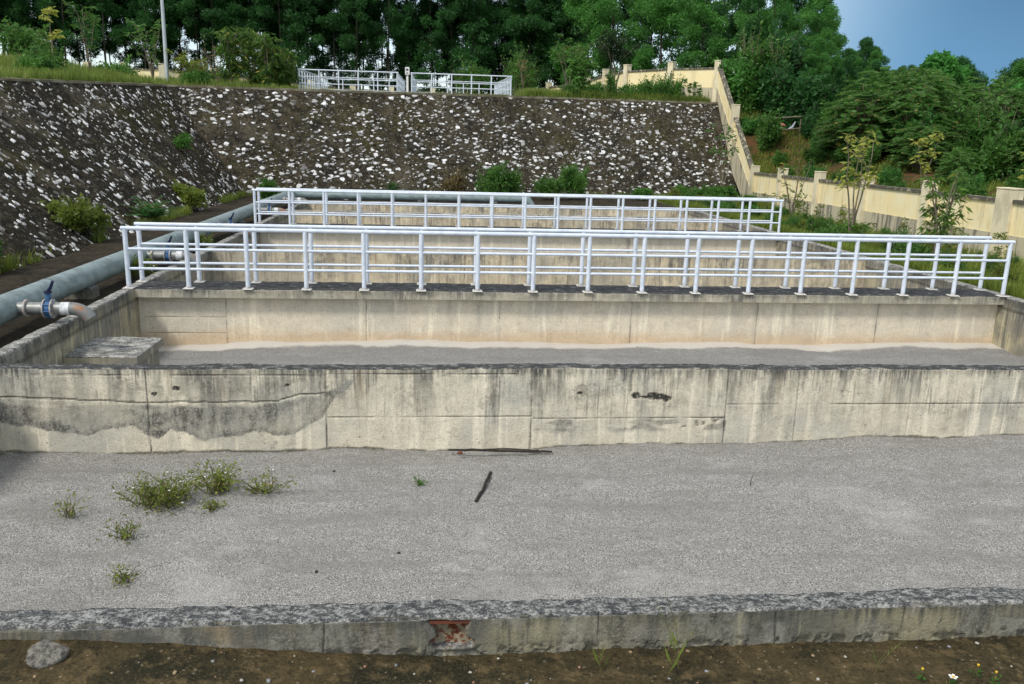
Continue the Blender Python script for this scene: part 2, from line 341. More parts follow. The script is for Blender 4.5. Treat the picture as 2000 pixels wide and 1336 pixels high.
# ---------------------------------------------------------------- mesh helpers
def tag(o, label=None, cat=None, group=None, kind=None):
    if label: o['label'] = label
    if cat: o['category'] = cat
    if group: o['group'] = group
    if kind: o['kind'] = kind
    return o
def empty(name, loc, label, cat, group=None, rz=0):
    o = bpy.data.objects.new(name, None); COL.objects.link(o); o.location = loc; o.rotation_euler = (0, 0, rz)
    o.empty_display_size = .2
    return tag(o, label, cat, group)
class MB:
    """collects vertices and faces, then links them as ONE mesh object"""
    def __init__(s): s.v = []; s.f = []; s.t = []; s.mi = []; s.sm = []
    def add(s, vs, fs, tint=0., mi=0, smooth=False):
        b = len(s.v); s.v.extend([tuple(v) for v in vs]); s.t.extend([tint]*len(vs) if not isinstance(tint, list) else tint)
        for f in fs: s.f.append(tuple(i+b for i in f)); s.mi.append(mi); s.sm.append(smooth)
    def box(s, x0, x1, y0, y1, z0, z1, mi=0, bev=0.):
        if bev:
            v = []
            for z, e in ((z0, bev), (z0+bev, 0), (z1-bev, 0), (z1, bev)):
                v += [(x0+e, y0+e, z), (x1-e, y0+e, z), (x1-e, y1-e, z), (x0+e, y1-e, z)]
            f = [(3, 2, 1, 0), (12, 13, 14, 15)]
            for k in range(3):
                for j in range(4): f.append((k*4+j, k*4+(j+1) % 4, k*4+4+(j+1) % 4, k*4+4+j))
            s.add(v, f, 0., mi); return
        v = [(x, y, z) for z in (z0, z1) for x, y in ((x0, y0), (x1, y0), (x1, y1), (x0, y1))]
        s.add(v, [(3, 2, 1, 0), (4, 5, 6, 7), (0, 1, 5, 4), (1, 2, 6, 5), (2, 3, 7, 6), (3, 0, 4, 7)], 0., mi)
    def tube(s, pts, rad, n=10, mi=0, cap=True, tint=0.):
        pts = [Vector(p) for p in pts]
        if not isinstance(rad, (list, tuple)): rad = [rad]*len(pts)
        vs = []; up = None
        for i, p in enumerate(pts):
            d = (pts[min(i+1, len(pts)-1)]-pts[max(i-1, 0)]).normalized()
            if up is None:
                up = d.orthogonal().normalized()
            up = (up-d*up.dot(d)).normalized(); sd_ = d.cross(up)
            for k in range(n):
                a = 2*math.pi*k/n; vs.append(p+(up*math.cos(a)+sd_*math.sin(a))*rad[i])
        fs = []
        for i in range(len(pts)-1):
            for k in range(n): fs.append((i*n+k, i*n+(k+1) % n, (i+1)*n+(k+1) % n, (i+1)*n+k))
        s.add(vs, fs, tint, mi, True)
        if cap:
            s.add(vs[:n], [tuple(range(n))[::-1]], tint, mi); s.add(vs[-n:], [tuple(range(n))], tint, mi)
    def build(s, name, mat, parent=None, local=False):
        me = bpy.data.meshes.new(name); me.from_pydata(s.v, [], s.f)
        for m_ in (mat if isinstance(mat, (list, tuple)) else [mat]): me.materials.append(m_)
        me.polygons.foreach_set('material_index', s.mi); me.polygons.foreach_set('use_smooth', s.sm)
        if any(s.t):
            a = me.attributes.new('tint', 'FLOAT', 'POINT'); a.data.foreach_set('value', s.t)
        me.update(); return link(me, name, parent)
def link(me, name, parent=None):
    o = bpy.data.objects.new(name, me); COL.objects.link(o)
    if parent: o.parent = parent; 
    return o
def shift(o, parent):            # world-space mesh under an Empty: keep it where it is
    o.matrix_parent_inverse = Matrix.Translation(-Vector(parent.location)); return o
def copy_tree(o, parent=None):
    c = o.copy(); COL.objects.link(c); c.parent = parent
    for ch in list(o.children): copy_tree(ch, c)
    return c
def np_mesh(name, V, F, mat, tint=None, paint=None, smooth=True, parent=None, mi=None):
    me = bpy.data.meshes.new(name); k = F.shape[1]
    me.vertices.add(len(V)); me.vertices.foreach_set('co', V.astype(np.float32).ravel())
    me.loops.add(F.size); me.loops.foreach_set('vertex_index', F.astype(np.int32).ravel())
    me.polygons.add(len(F)); me.polygons.foreach_set('loop_start', np.arange(0, F.size, k, dtype=np.int32))
    me.polygons.foreach_set('loop_total', np.full(len(F), k, dtype=np.int32))
    for m_ in (mat if isinstance(mat, (list, tuple)) else [mat]): me.materials.append(m_)
    if mi is not None: me.polygons.foreach_set('material_index', mi.astype(np.int32))
    if tint is not None:
        a = me.attributes.new('tint', 'FLOAT', 'POINT'); a.data.foreach_set('value', tint.astype(np.float32))
    if paint is not None:
        a = me.attributes.new('paint', 'FLOAT_COLOR', 'POINT'); a.data.foreach_set('color', paint.astype(np.float32).ravel())
    me.update(calc_edges=True); me.validate()
    if smooth: me.polygons.foreach_set('use_smooth', np.ones(len(F), bool))
    return link(me, name, parent)
def grid_faces(nu, nv, off=0):
    i = np.arange(nu-1)[:, None]; j = np.arange(nv-1)[None, :]
    a = i*nv+j
    return np.stack([a, a+nv, a+nv+1, a+1], -1).reshape(-1, 4)+off

# ================================================================ SETTING
X0, X1 = -4.96, 10.55            # inner faces of the basins
XO0, XO1 = -5.15, 10.76          # outer faces
def hP(x, y):                    # plateau above the rubble walls
    x = np.asarray(x, float); y = np.asarray(y, float)
    z = 4.6+.0465*(np.minimum(y, 62)-41.5)
    z = z+.9*sst(-13.6, -20.5, x)*sst(55, 46, y)+.25*(fbm(x*.25, y*.25, 5)-.5)*sst(0, 3, np.abs(y-44))
    return z-np.maximum(0, y-84)*.10
def hH(x, y):                    # hillside right of the boundary wall
    x = np.asarray(x, float); y = np.asarray(y, float)
    t = sst(41, 51, y)*sst(33, 19, x)
    base = .75+.13*np.clip(x-16.6, 0, 14)+.035*np.clip(x-30, 0, 60)+1.0*sst(30, 42, y)*sst(17, 20, x)
    top = hP(0*x, y)+.05*np.clip(x-16.6, 0, 20)
    return base*(1-t)+top*t+.5*(fbm(x*.3, y*.3, 9)-.5)
def proj(x, y, z):
    d = Vector((x, y, z-CZ)); q = d.dot(F_); return 1000+1643.5*d.dot(R_)/q, 668-1643.5*d.dot(U_)/q
def skyline_z(x, y):             # height of the tree tops seen against the rain bank
    px, py = proj(x, y, 8.)
    ty = float(np.interp(px, [1040, 1560, 1600, 1625, 1655, 1700, 1738, 1785, 1810, 1850, 1900, 1950, 2000, 2100], [-160, -60, 20, 75, 105, 84, 132, 134, 112, 102, 118, 102, 112, 90]))
    return 8+(py-ty)/1643.5*Vector((x, y, 8-CZ)).dot(F_)

def strip_z(x, y): return -.12-.34*sst(10.85, 12.6, x)*sst(40.5, 37, y)
# pool surroundings: one sheet with the pit cut into it
def near_z(x, y):
    pit = (x > -5.05) & (x < 10.66) & (y > 4.27) & (y < 34.72)
    z = np.full(x.shape, -.14)
    z = np.where(x > 10.66, strip_z(x, y), z)
    fr = y < 4.27
    zf = -.225+.17*sst(.2, -2.2, x)+.035*(fbm(x*2.5, y*2.5, 3)-.5)+.012*(fbm(x*14, y*14, 8)-.5)*2-.04*sst(4., 2.5, y)
    z = np.where(fr, zf, z+.08*(fbm(x*.7, y*.7, 2)-.5)*(~pit))
    return np.where(pit, -1.5, z)
xs = np.unique(np.concatenate([np.linspace(-9.2, -5.2, 20), [-5.06, -5.04], np.linspace(-4.9, -2.7, 12), np.linspace(-2.6, 4.4, 240), np.linspace(4.5, 10.5, 18), [10.65, 10.67], np.linspace(10.8, 17.2, 40)]))
ys = np.unique(np.concatenate([np.linspace(-4, 3, 30), np.linspace(3.02, 4.2, 60), [4.26, 4.28], np.linspace(4.5, 34.6, 110), [34.71, 34.73], np.linspace(35, 47, 30)]))
GX, GY = np.meshgrid(xs, ys, indexing='ij')
V = np.stack([GX, GY, near_z(GX, GY)], -1).reshape(-1, 3)
F = grid_faces(len(xs), len(ys))
cy_ = V[F].mean(1); mi = np.where(cy_[:, 1] < 4.27, 0, np.where(cy_[:, 0] > 10.66, 2, 1))
g = np_mesh('ground', V, F, [M_soil, M_floor, M_turf], mi=mi); tag(g, kind='structure')

# plateau: fans out from the top edge of the two rubble walls
TL0, TC, TR = np.array([-13.9, 12.]), np.array([-12.2, 41.5]), np.array([16.45, 49.2])
edge = [TL0+(TC-TL0)*t for t in np.linspace(0, 1, 30)]+[TC+(TR-TC)*t for t in np.linspace(0, 1, 30)[1:]]
outer = [np.array([-90, 12.])+(np.array([-90, 150.])-np.array([-90, 12.]))*t for t in np.linspace(0, 1, 30)]+[np.array([-90, 150.])+(np.array([16.6, 150.])-np.array([-90, 150.]))*t for t in np.linspace(0, 1, 30)[1:]]
nu = 70; u = np.linspace(0, 1, nu)**2.2
E_, O_ = np.array(edge), np.array(outer)
P = E_[:, None]*(1-u)[None, :, None]+O_[:, None]*u[None, :, None]
V = np.concatenate([P, hP(P[..., 0], P[..., 1])[..., None]], -1).reshape(-1, 3)
g = np_mesh('plateau_ground', V, grid_faces(len(edge), nu), M_turf); tag(g, kind='structure')
xs = np.concatenate([np.linspace(16.6, 40, 60), np.linspace(41, 140, 40)]); ys = np.concatenate([np.linspace(4, 60, 90), np.linspace(62, 150, 30)])
GX, GY = np.meshgrid(xs, ys, indexing='ij')
g = np_mesh('hillside', np.stack([GX, GY, hH(GX, GY)], -1).reshape(-1, 3), grid_faces(len(xs), len(ys)), M_red); tag(g, kind='structure')
v = MB(); v.add([(-900, -900, -3.), (900, -900, -3.), (900, 1500, -3.), (-900, 1500, -3.)], [(0, 1, 2, 3)])
tag(v.build('terrain', M_valley), kind='structure')

# gravel beds
def bed_z(x, y, k):
    z = -.975+.035*(fbm(x*.8, y*.8, 31+k)-.5)*2+.03*(fbm(x*1.5+y*.8, y*4.5-x*.5, 41+k)-.5)*2+.012*(fbm(x*9, y*12, 43+k)-.5)*2
    if k == 0: z = z+.035*(vn(x*1.1, 0*y, 77)-.5)*sst(8.6, 9.3, y)*2-.03*sst(-1, -4.5, x)+.12*sst(2.6, 7.6, x)*sst(7, 9.3, y)
    if k == 1: z = z+.03*(vn(x*1.3, 0*y, 78)-.5)*2*sst(13.6, 14.4, y)-.07*sst(-3, -4.8, x)+.035*sst(13.9, 14.5, y)
    return z
beds = [(4.34, 9.40, 260, 'grey gravel filling the nearest basin, level and almost bare', .03),
        (9.55, 14.62, 120, 'grey gravel in the second basin below the railed walkway', .06),
        (14.9, 19.62, 12, 'gravel in the third basin, behind the front walkway', .5), (19.8, 25.0, 12, 'gravel in the fourth basin, before the second walkway', .5),
        (25.3, 30.1, 12, 'gravel in the fifth basin, behind the second walkway', .5), (30.2, 34.7, 12, 'gravel in the last basin by the back pipe', .5)]
for k, (a, b, ny, lab, st) in enumerate(beds):
    xs = np.arange(X0-.04, X1+.05, max(st, .03)); ys = np.linspace(a, b, max(ny//2, 8))
    GX, GY = np.meshgrid(xs, ys, indexing='ij')
    o = np_mesh('gravel', np.stack([GX, GY, bed_z(GX, GY, k)], -1).reshape(-1, 3), grid_faces(len(xs), len(ys)), M_gravel)
    tag(o, lab, 'gravel', kind='stuff')

# ================================================================ BASIN WALLS
def fine_wall(name, x0, x1, y0, y1, z0, mat, paintf=None, xf=None, dz=.015, jitter=.008, seed=0, dispf=None, parent=None, dx=.02, ztop=0.):
    """wall whose front and top are fine grids, so that edges can be chipped and stains can have a shape"""
    if xf: xs = np.unique(np.concatenate([np.linspace(x0, xf[0], 8), np.arange(xf[0], xf[1], dx), np.linspace(xf[1], x1, 8)]))
    else: xs = np.append(np.arange(x0, x1, dx), x1)
    zs = np.append(np.arange(z0, ztop-.001, dz), ztop); nz = len(zs)
    yt = np.append(np.arange(y0, y1, .02)[1:], y1)
    prof = [(y0, z) for z in zs]+[(y, ztop) for y in yt]+[(y1, z0)]
    n = len(prof); pr = np.array(prof)
    Xg = np.repeat(xs[:, None], n, 1); Yg = np.repeat(pr[None, :, 0], len(xs), 0).copy(); Zg = np.repeat(pr[None, :, 1], len(xs), 0).copy()
    top = np.zeros(n); top[nz-1:n-1] = 1
    wob = jitter*1.6*(fbm(xs*1.3, xs*0, seed+5)-.5)*2+jitter*.6*(fbm(xs*9, xs*0, seed+6)-.5)*2
    Zg += top[None]*(wob[:, None]+jitter*(fbm(Xg*14, Yg*14, seed+7)-.5)*1.4)
    # chipped arris
    chip = np.clip(fbm(xs*7, xs*0, seed+9)-.52, 0, 1)*jitter*9
    e = nz-1
    Zg[:, e] -= chip*.5+jitter*.8; Yg[:, e] += chip*.5+jitter*.9
    Zg[:, e+1] -= chip*.2
    fr = np.zeros(n); fr[:nz-1] = 1
    Yg += fr[None]*(fbm(Xg*3, Zg*3, seed+12)-.5)*jitter*1.2
    paint = np.zeros((len(xs), n, 4)); paint[..., 3] = 1
    if paintf:
        m_ = slice(0, nz+1)
        r_, g_, b_ = paintf(Xg[:, m_], Zg[:, m_])
        paint[:, m_, 0] = r_; paint[:, m_, 1] = g_; paint[:, m_, 2] = b_
        Yg[:, m_] += g_*.006
    if dispf: Yg, Zg = dispf(Xg, Yg, Zg, nz)
    V = np.stack([Xg, Yg, Zg], -1).reshape(-1, 3)
    F = grid_faces(len(xs), n)
    o = np_mesh(name, V, F[:, ::1], mat, paint=paint.reshape(-1, 4), smooth=False, parent=parent)
    return o
def line_v(X, Z, x, w=.008, wob=.012, seed=0, z0=-2, z1=1):
    c = x+wob*(fbm(Z*5, Z*0+x, seed)-.5)*2
    return np.clip(1.2-np.abs(X-c)/w, 0, 1)*(Z > z0)*(Z < z1)*np.clip(.35+1.1*(fbm(Z*7, X*3, seed+3)-.2)*1.4, 0, 1)
def line_h(X, Z, z, x0, x1, w=.007, wob=.01, seed=0):
    c = z+wob*(fbm(X*2.2, X*0+z, seed)-.5)*2
    return np.clip(1.3-np.abs(Z-c)/w, 0, 1)*(X > x0)*(X < x1)*np.clip(.1+(fbm(X*4, Z*3, seed+3)-.28)*2., 0, 1)
def paint_w2(X, Z):
    # flaked grey render on the left third: a band with a scalloped lower edge, cream below
    lowx = [-5.2, -4.7, -4.3, -3.9, -3.6, -3.35, -3.1, -2.95, -2.75, -2.6, -2.35, -2.1, -1.8, -1.6, -1.45, -1.25, -1.1, -.9, -.8]
    lowz = [-.66, -.66, -.72, -.80, -.70, -.68, -.84, -.70, -.80, -.88, -.84, -.76, -.80, -.80, -.70, -.58, -.32, -.17, -.1]
    upx = [-5.2, -4.4, -3.4, -2.6, -2.0, -1.7, -1.3, -1.1, -.95, -.8]; upz = [-.32, -.42, -.40, -.42, -.42, -.38, -.30, -.22, -.12, -.1]
    lo_ = np.interp(X, lowx, lowz)+.05*(fbm(X*5, Z*0, 3)-.5)*2+.012*(fbm(X*30, Z*30, 4)-.5)*2
    up_ = np.interp(X, upx, upz)+.02*(fbm(X*5, Z*0, 6)-.5)*2
    body = sst(0, .012, Z-lo_)*sst(0, .05, up_-Z)*(X < -.8)
    edge = sst(0, .01, Z-lo_)*sst(.10, .02, Z-lo_)*(X < -.8)
    dark = sst(.42, .6, fbm(X*1.6, Z*4, 8))
    upper = .45*sst(.42, .62, fbm(X*9, Z*1.2, 9))*(Z > up_)*(X < -1.2)
    st = np.clip(body*(.5+.6*dark)+edge*.35+upper, 0, 1)
    st = st+.75*sst(.55, .68, fbm(X*3.2, Z*9, 21))*sst(.12, .05, np.abs(Z+.69))*((X > 1.2) & (X < 3.55))
    st = st+.5*sst(.52, .7, fbm(X*12, Z*1.4, 23))*sst(-.55, -.05, Z)*(X > -1.1)
    g = 0*X
    for x in (-3.18, -1.2, 1.17, 3.53): g = np.maximum(g, line_v(X, Z, x, .011, .01, int(x*10)+99))
    for x, s_ in ((4.41, .6), (5.85, .5), (2.3, .3), (7.1, .4)): g = np.maximum(g, s_*line_v(X, Z, x, .008, .012, int(x*10)+99))
    crk = -.40+.10*(fbm(X*1.1, X*0, 51)-.5)*2
    g = np.maximum(g, np.clip(1.4-np.abs(Z-(np.interp(X, [-5.2, -4.2, -3.2, -2.2, -1.75, -1.5, -1.2], [-.31, -.36, -.40, -.40, -.39, -.31, -.30])+.02*(fbm(X*9, X*0, 52)-.5)))/.008, 0, 1)*(X < -1.2))
    for z, a, b in ((-.075, -4.4, -3.25), (-.085, -3.15, -1.2), (-.07, -1.2, 1.0), (-.59, -1.2, 1.17), (-.61, 1.2, 3.53), (-.445, 3.53, 10)):
        g = np.maximum(g, line_h(X, Z, z, a, b, .008, .008, int(a*7)+60))
    g = np.maximum(g, .8*sst(.62, .66, fbm(X*22, Z*22, 61))*sst(.09, .02, np.abs(Z+.69))*((X > 3.) & (X < 3.5)))
    # the three chipped pits
    for px, pz, r in ((2.42, -.335, .045), (2.62, -.34, .055), (2.70, -.35, .05), (2.79, -.37, .045), (2.53, -.355, .02), (-2.86, -.24, .03), (1.75, -.30, .022), (-3.1, -.3, .025), (-1.63, -.2, .02)):
        q = np.hypot(X-px, (Z-pz)*1.5)+.03*(fbm(X*30, Z*30, 63)-.5)
        g = np.maximum(g, sst(r*1.45, r*.95, q)*1.5)
    g = np.maximum(g, 1.2*np.clip(1.3-np.abs(Z+.345+.03*(fbm(X*9, X*0, 64)-.5))/.010, 0, 1)*((X > 2.42) & (X < 2.80)))
    g = np.maximum(g, sst(-.955, -.99, Z+.05*(fbm(X*6, X*0, 66)-.5)-.035*(vn(X*1.1, 0*X, 77)-.5)*2-.12*sst(2.6, 7.6, X))*.9)
    return st, g, 0*X
def paint_w3(X, Z):
    g = 0*X
    for x in (-3.52, -1.14, 1.21, 3.58, 5.92, 8.22): g = np.maximum(g, .75*line_v(X, Z, x, .012, .012, int(x*10)+99))
    for z, a, b in ((-.24, -4.9, -3.52), (-.52, -4.9, -3.52), (-.8, -4.9, -3.52)): g = np.maximum(g, .5*line_h(X, Z, z, a, b, .009, .01, 5))
    st = 0*X
    for x in (.3, .85, 2.9, 5.9, 8.2, 6.6): st = np.maximum(st, .30*sst(.09, .0, np.abs(X-x-.05*(fbm(Z*3, Z*0+x, 5)-.5)))*sst(-.95, -.5, Z)*sst(.3, .6, fbm(X*20, Z*3, 3)))
    return st, g, 0*X
def paint_far(X, Z):
    g = 0*X
    for x in np.arange(-3.3, 10.5, 2.36): g = np.maximum(g, .8*line_v(X, Z, x, .02, .012, int(x*10)+99))
    return 0*X, g, 0*X
def paint_front(X, Z):
    g = 0*X
    for x in (-.58, .95, 1.98, 2.75): g = np.maximum(g, .8*line_v(X, Z, x, .006, .01, int(x*10)+99))
    b = hole_mask(X, Z)
    mossy = sst(-.15, -.21, Z)*sst(.45, .6, fbm(X*20, Z*20, 71))
    return .55*sst(.46, .62, fbm(X*5, Z*7, 72)), np.maximum(g, mossy*.8)*(1-b), b
def hole_mask(X, Z):
    # ragged opening, waisted like a spool: wide at top and bottom
    hw = np.interp(Z, [-.19, -.165, -.14, -.11, -.06, -.035, -.012], [.085, .12, .12, .078, .085, .10, .115])
    hw = hw+.012*(fbm(X*25, Z*25, 81)-.5)
    return sst(.006, -.004, np.abs(X-.115+.015*(Z+.1)*8)-hw)*(Z < -.012+.04*(.1-X)*.5)*(Z > -.185)
def disp_front(X, Y, Z, nz):
    b = hole_mask(X[:, :nz-1], Z[:, :nz-1]); Y = Y.copy()
    Y[:, :nz-1] += b*(.045+.02*(fbm(X[:, :nz-1]*18, Z[:, :nz-1]*18, 83)))
    return Y, Z

fw = fine_wall('basin_wall', XO0, XO1, 4.17, 4.345, -.5, M_front, paint_front, (-2.6, 4.1), .008, .014, 3, disp_front, dx=.008)
tag(fw, 'low pitted concrete wall nearest the viewer, with a rusty hole in its face', 'wall', 'concrete walls across the basins')
m = MB(); m.box(-.005, .235, 4.176, 4.235, -.034, -.016); m.box(.0, .022, 4.19, 4.24, -.15, -.034)
m.build('rusty_plate', M_rust, fw)
w2 = fine_wall('basin_wall', XO0+.002, XO1-.002, 9.38, 9.56, -1.3, M_w2, paint_w2, (-4.9, 7.8), .014, .012, 13, dx=.014)
tag(w2, 'high stained concrete wall behind the nearest gravel, flaked grey at its left end', 'wall', 'concrete walls across the basins')

def walkway(y, lab, fine, seed):
    # wall under an overhanging slab
    o = fine_wall('basin_wall', X0, X1, y+.15, y+.42, -1.3, M_clean, paint_w3, None, .02 if fine else .08, .003, seed, dx=.02 if fine else .08, ztop=-.152)
    tag(o, lab, 'wall', 'concrete walls across the basins')
    s_ = fine_wall('walkway_slab', XO0+.03, X1, y-.02, y+.80, -.15, M_slab, None, None, .02, .006, seed+3, dx=.03 if fine else .1, parent=o)
    b = MB(); b.add([(XO0+.03, y-.02, -.15), (X1, y-.02, -.15), (X1, y+.8, -.15), (XO0+.03, y+.8, -.15)], [(3, 2, 1, 0)])
    b.add([(X1, y-.012, -.15), (X1, y+.79, -.15), (X1, y+.79, -.004), (X1, y-.012, -.004)], [(0, 1, 2, 3)])
    b.add([(XO0+.03, y-.012, -.15), (XO0+.03, y+.79, -.15), (XO0+.03, y+.79, -.004), (XO0+.03, y-.012, -.004)], [(3, 2, 1, 0)])
    b.build('slab_underside', M_slab, o)
    return o
walkway(14.43, 'cream concrete wall under the front railed walkway slab', True, 31)
for y0, y1, lab, sd_ in ((19.55, 19.73, 'streaked concrete wall seen between the rails of the front walkway', 41),
                         (30.02, 30.2, 'streaked concrete wall just behind the far railed walkway', 51),
                         (34.62, 34.8, 'rearmost basin wall, just in front of the pipe at the rubble slope', 61)):
    o = fine_wall('basin_wall', X0, X1, y0, y1, -1.3, M_far, paint_far, None, .05, .010, sd_, dx=.05)
    tag(o, lab, 'wall', 'concrete walls across the basins')
walkway(24.87, 'clean concrete wall under the far railed walkway slab', False, 71)

def side_wall(x0, x1, face, lab, seed):
    ys = np.append(np.arange(4.35, 34.8, .04), 34.8); zs = np.arange(-1.3, 0.001, .05)
    ya = ys
    xin, xout = (x1, x0) if face > 0 else (x0, x1)
    prof = [(xin, z) for z in zs]+[(xin+(xout-xin)*t, 0) for t in (.15, .4, .7, .9)]+[(xout, -.01), (xout, -.6)]
    pr = np.array(prof); n = len(prof)
    Y = np.repeat(ya[:, None], n, 1); Xg = np.repeat(pr[None, :, 0], len(ya), 0).copy(); Z = np.repeat(pr[None, :, 1], len(ya), 0).copy()
    tp = np.zeros(n); tp[len(zs)-1:n-1] = 1
    Z += tp*(.010*(fbm(Y*8, Xg*8, seed)-.5)*2+.006*(fbm(Y*1.3, Xg*0, seed+1)-.5)*2)
    Xg[:, len(zs)-1] -= face*(.012+.02*np.clip(fbm(ya*6, ya*0, seed+2)-.45, 0, 1))
    g = np.maximum(np.clip(1.3-np.abs(Z+.16+.01*(fbm(Y*3, Y*0, seed+3)-.5))/.02, 0, 1)*.0, 0*Z)
    g = np.maximum(g, np.clip(1.4-np.abs(Z+.20+.02*(fbm(Y*3, Y*0, seed+3)-.5))/.022, 0, 1)*.8)
    for yy in np.arange(6.0, 34, 2.75): g = np.maximum(g, np.clip(1.3-np.abs(Y-yy-.02*(fbm(Z*7, Z*0, seed)-.5))/.022, 0, 1)*.8)
    paint = np.zeros((len(ya), n, 4)); paint[..., 1] = g; paint[..., 0] = .7*sst(.4, .6, fbm(Y*3, Z*2, seed+8))*sst(-.45, -.15, Z+.25*(fbm(Y*2, Y*0, seed+9)-.5)); paint[..., 3] = 1
    o = np_mesh('side_wall', np.stack([Xg, Y, Z], -1).reshape(-1, 3), grid_faces(len(ya), n), M_side, paint=paint.reshape(-1, 4), smooth=False)
    return tag(o, lab, 'wall')
side_wall(XO0, X0, 1, 'long blackened side wall of the basins beside the big grey pipe', 3)
side_wall(X1, XO1, -1, 'long pale side wall of the basins along the weedy strip on the right', 8)

# inlet box in the second basin
bx = empty('inlet_box', (-4.5, 12.1, -.97), 'squat concrete box with a weathered slab lid below the rusty outlet', 'concrete box')
m = MB(); m.box(-4.957, -4.06, 11.58, 12.62, -1.2, -.545, bev=.008); shift(m.build('box_body', M_side, bx), bx)
xs = np.arange(-4.955, -3.98, .02); ys = np.arange(11.5, 12.7, .02); GX, GY = np.meshgrid(xs, ys, indexing='ij')
Zt = -.42+.012*(fbm(GX*9, GY*9, 3)-.5)*2
ed = (GX > -4.0) | (GY < 11.51) | (GY > 12.67); Zt = np.where(ed, Zt-.012, Zt)
o = np_mesh('slab_lid', np.stack([GX, GY, Zt], -1).reshape(-1, 3), grid_faces(len(xs), len(ys)), M_side, smooth=False, parent=bx); shift(o, bx)
m = MB(); x_, y_ = xs[-1], ys[-1]
m.box(-4.956, x_-.001, 11.501, y_-.001, -.54, -.438); shift(m.build('lid_edge', M_side, bx), bx)

# ================================================================ RAILINGS
def railing(name, P0, P1, nb, lab, group=None, h=1.0, r=.0385, first=True, last=True, rails=(.66, .33), mat=None, over=.06):
    P0, P1 = Vector(P0), Vector(P1); d = P1-P0; dn = d.normalized()
    e = empty(name, P0, lab, 'railing', group)
    mat = mat or M_paint
    pm = MB(); pm.tube([(0, 0, .006), (0, 0, h-r*.5)], r, 12)
    post0 = None
    for i in range(nb+1):
        if (i == 0 and not first) or (i == nb and not last): continue
        if post0 is None:
            post0 = pm.build('post', mat, e); pl = MB(); pl.box(-.085, .085, -.085, .085, 0, .012, bev=.003)
            for bx_, by_ in ((-.06, -.06), (.06, .06), (.06, -.06), (-.06, .06)): pl.tube([(bx_, by_, .012), (bx_, by_, .024)], .011, 6)
            base0 = pl.build('base_plate', M_plate, post0); p = post0
        else:
            p = post0.copy(); COL.objects.link(p); p.parent = e
            b = base0.copy(); COL.objects.link(b); b.parent = p
        p.location = d*(i/nb)
    rot = dn
    t = MB(); t.tube([-dn*over+Vector((0, 0, h)), d+dn*over+Vector((0, 0, h))], r*.92, 12); t.build('top_rail', mat, e)
    for k in rails:
        t = MB(); t.tube([Vector((0, 0, k*h))-dn*.0, d+Vector((0, 0, k*h))], r*.62, 10); t.build('middle_rail', mat, e)
    return e
GR = 'white railings on the walkways'
railing('railing', (-5.05, 14.45, 0), (10.52, 14.45, 0), 16, 'long white railing on the front edge of the nearer walkway', GR)
railing('railing', (-5.05, 15.12, 0), (10.52, 15.12, 0), 16, 'long white railing on the rear edge of the nearer walkway', GR)
railing('railing', (-5.05, 24.88, 0), (10.52, 24.88, 0), 16, 'white railing on the front edge of the farther walkway', GR)
railing('railing', (-5.05, 25.5, 0), (10.52, 25.5, 0), 16, 'white railing on the rear edge of the farther walkway', GR)
GU = 'white railings around the pits above the rubble wall'
def z_(x, y): return float(hP(x, y))
def upper(x0, x1, y0, y1, side):
    zf, zb = 4.81, 5.12
    n = 5
    railing('pit_railing', (x0, y0, zf), (x1, y0, zf), n, 'front railing of the %s pit above the rubble wall' % side, GU, r=.034)
    railing('pit_railing', (x0, y1, zb), (x1, y1, zb), n, 'rear railing of the %s pit, low behind the front rail' % side, GU, r=.034)
    railing('pit_railing', (x0, y0+.1, zf), (x0, y1-.1, zb), 12, 'left side railing running back from the %s pit front' % side, GU, r=.034, over=0)
    railing('pit_railing', (x1, y0+.1, zf), (x1, y1-.1, zb), 12, 'right side railing running back from the %s pit front' % side, GU, r=.034, over=0)
upper(-6.82, -1.83, 46, 58, 'left-hand')
upper(-1.08, 4.1, 46, 58, 'right-hand')

# ================================================================ PIPES
PX, PZ, PR = -5.72, .20, .185
pp = empty('water_pipe', (PX, 7, PZ), 'thick grey pipe running along the left side of the basins', 'pipe')
def arc_pts(c, r, a0, a1, n, f): return [f(c, r, a0+(a1-a0)*i/(n-1)) for i in range(n)]
m = MB()
pts = [Vector((PX, 2, PZ)), Vector((PX, 34.8, PZ))]+[Vector((PX+.5-.5*math.cos(a), 34.8+.5*math.sin(a), PZ)) for a in np.linspace(0, math.pi/2, 9)[1:]]
m.tube(pts, PR, 28); shift(m.build('pipe_run', M_pipe, pp), pp)
for y in (9.1, 13.0, 19.0, 25., 31):
    m = MB(); m.tube([(PX, y-.01, PZ), (PX, y+.01, PZ)], PR+.006, 28); shift(m.build('weld_seam', M_pipe, pp), pp)
for y in (8, 14.2, 19.6, 25.4, 30.6):
    m = MB(); m.box(PX-.22, PX+.22, y-.15, y+.15, -.3, PZ-PR+.05, bev=.02); shift(m.build('pipe_support', M_front, pp), pp)
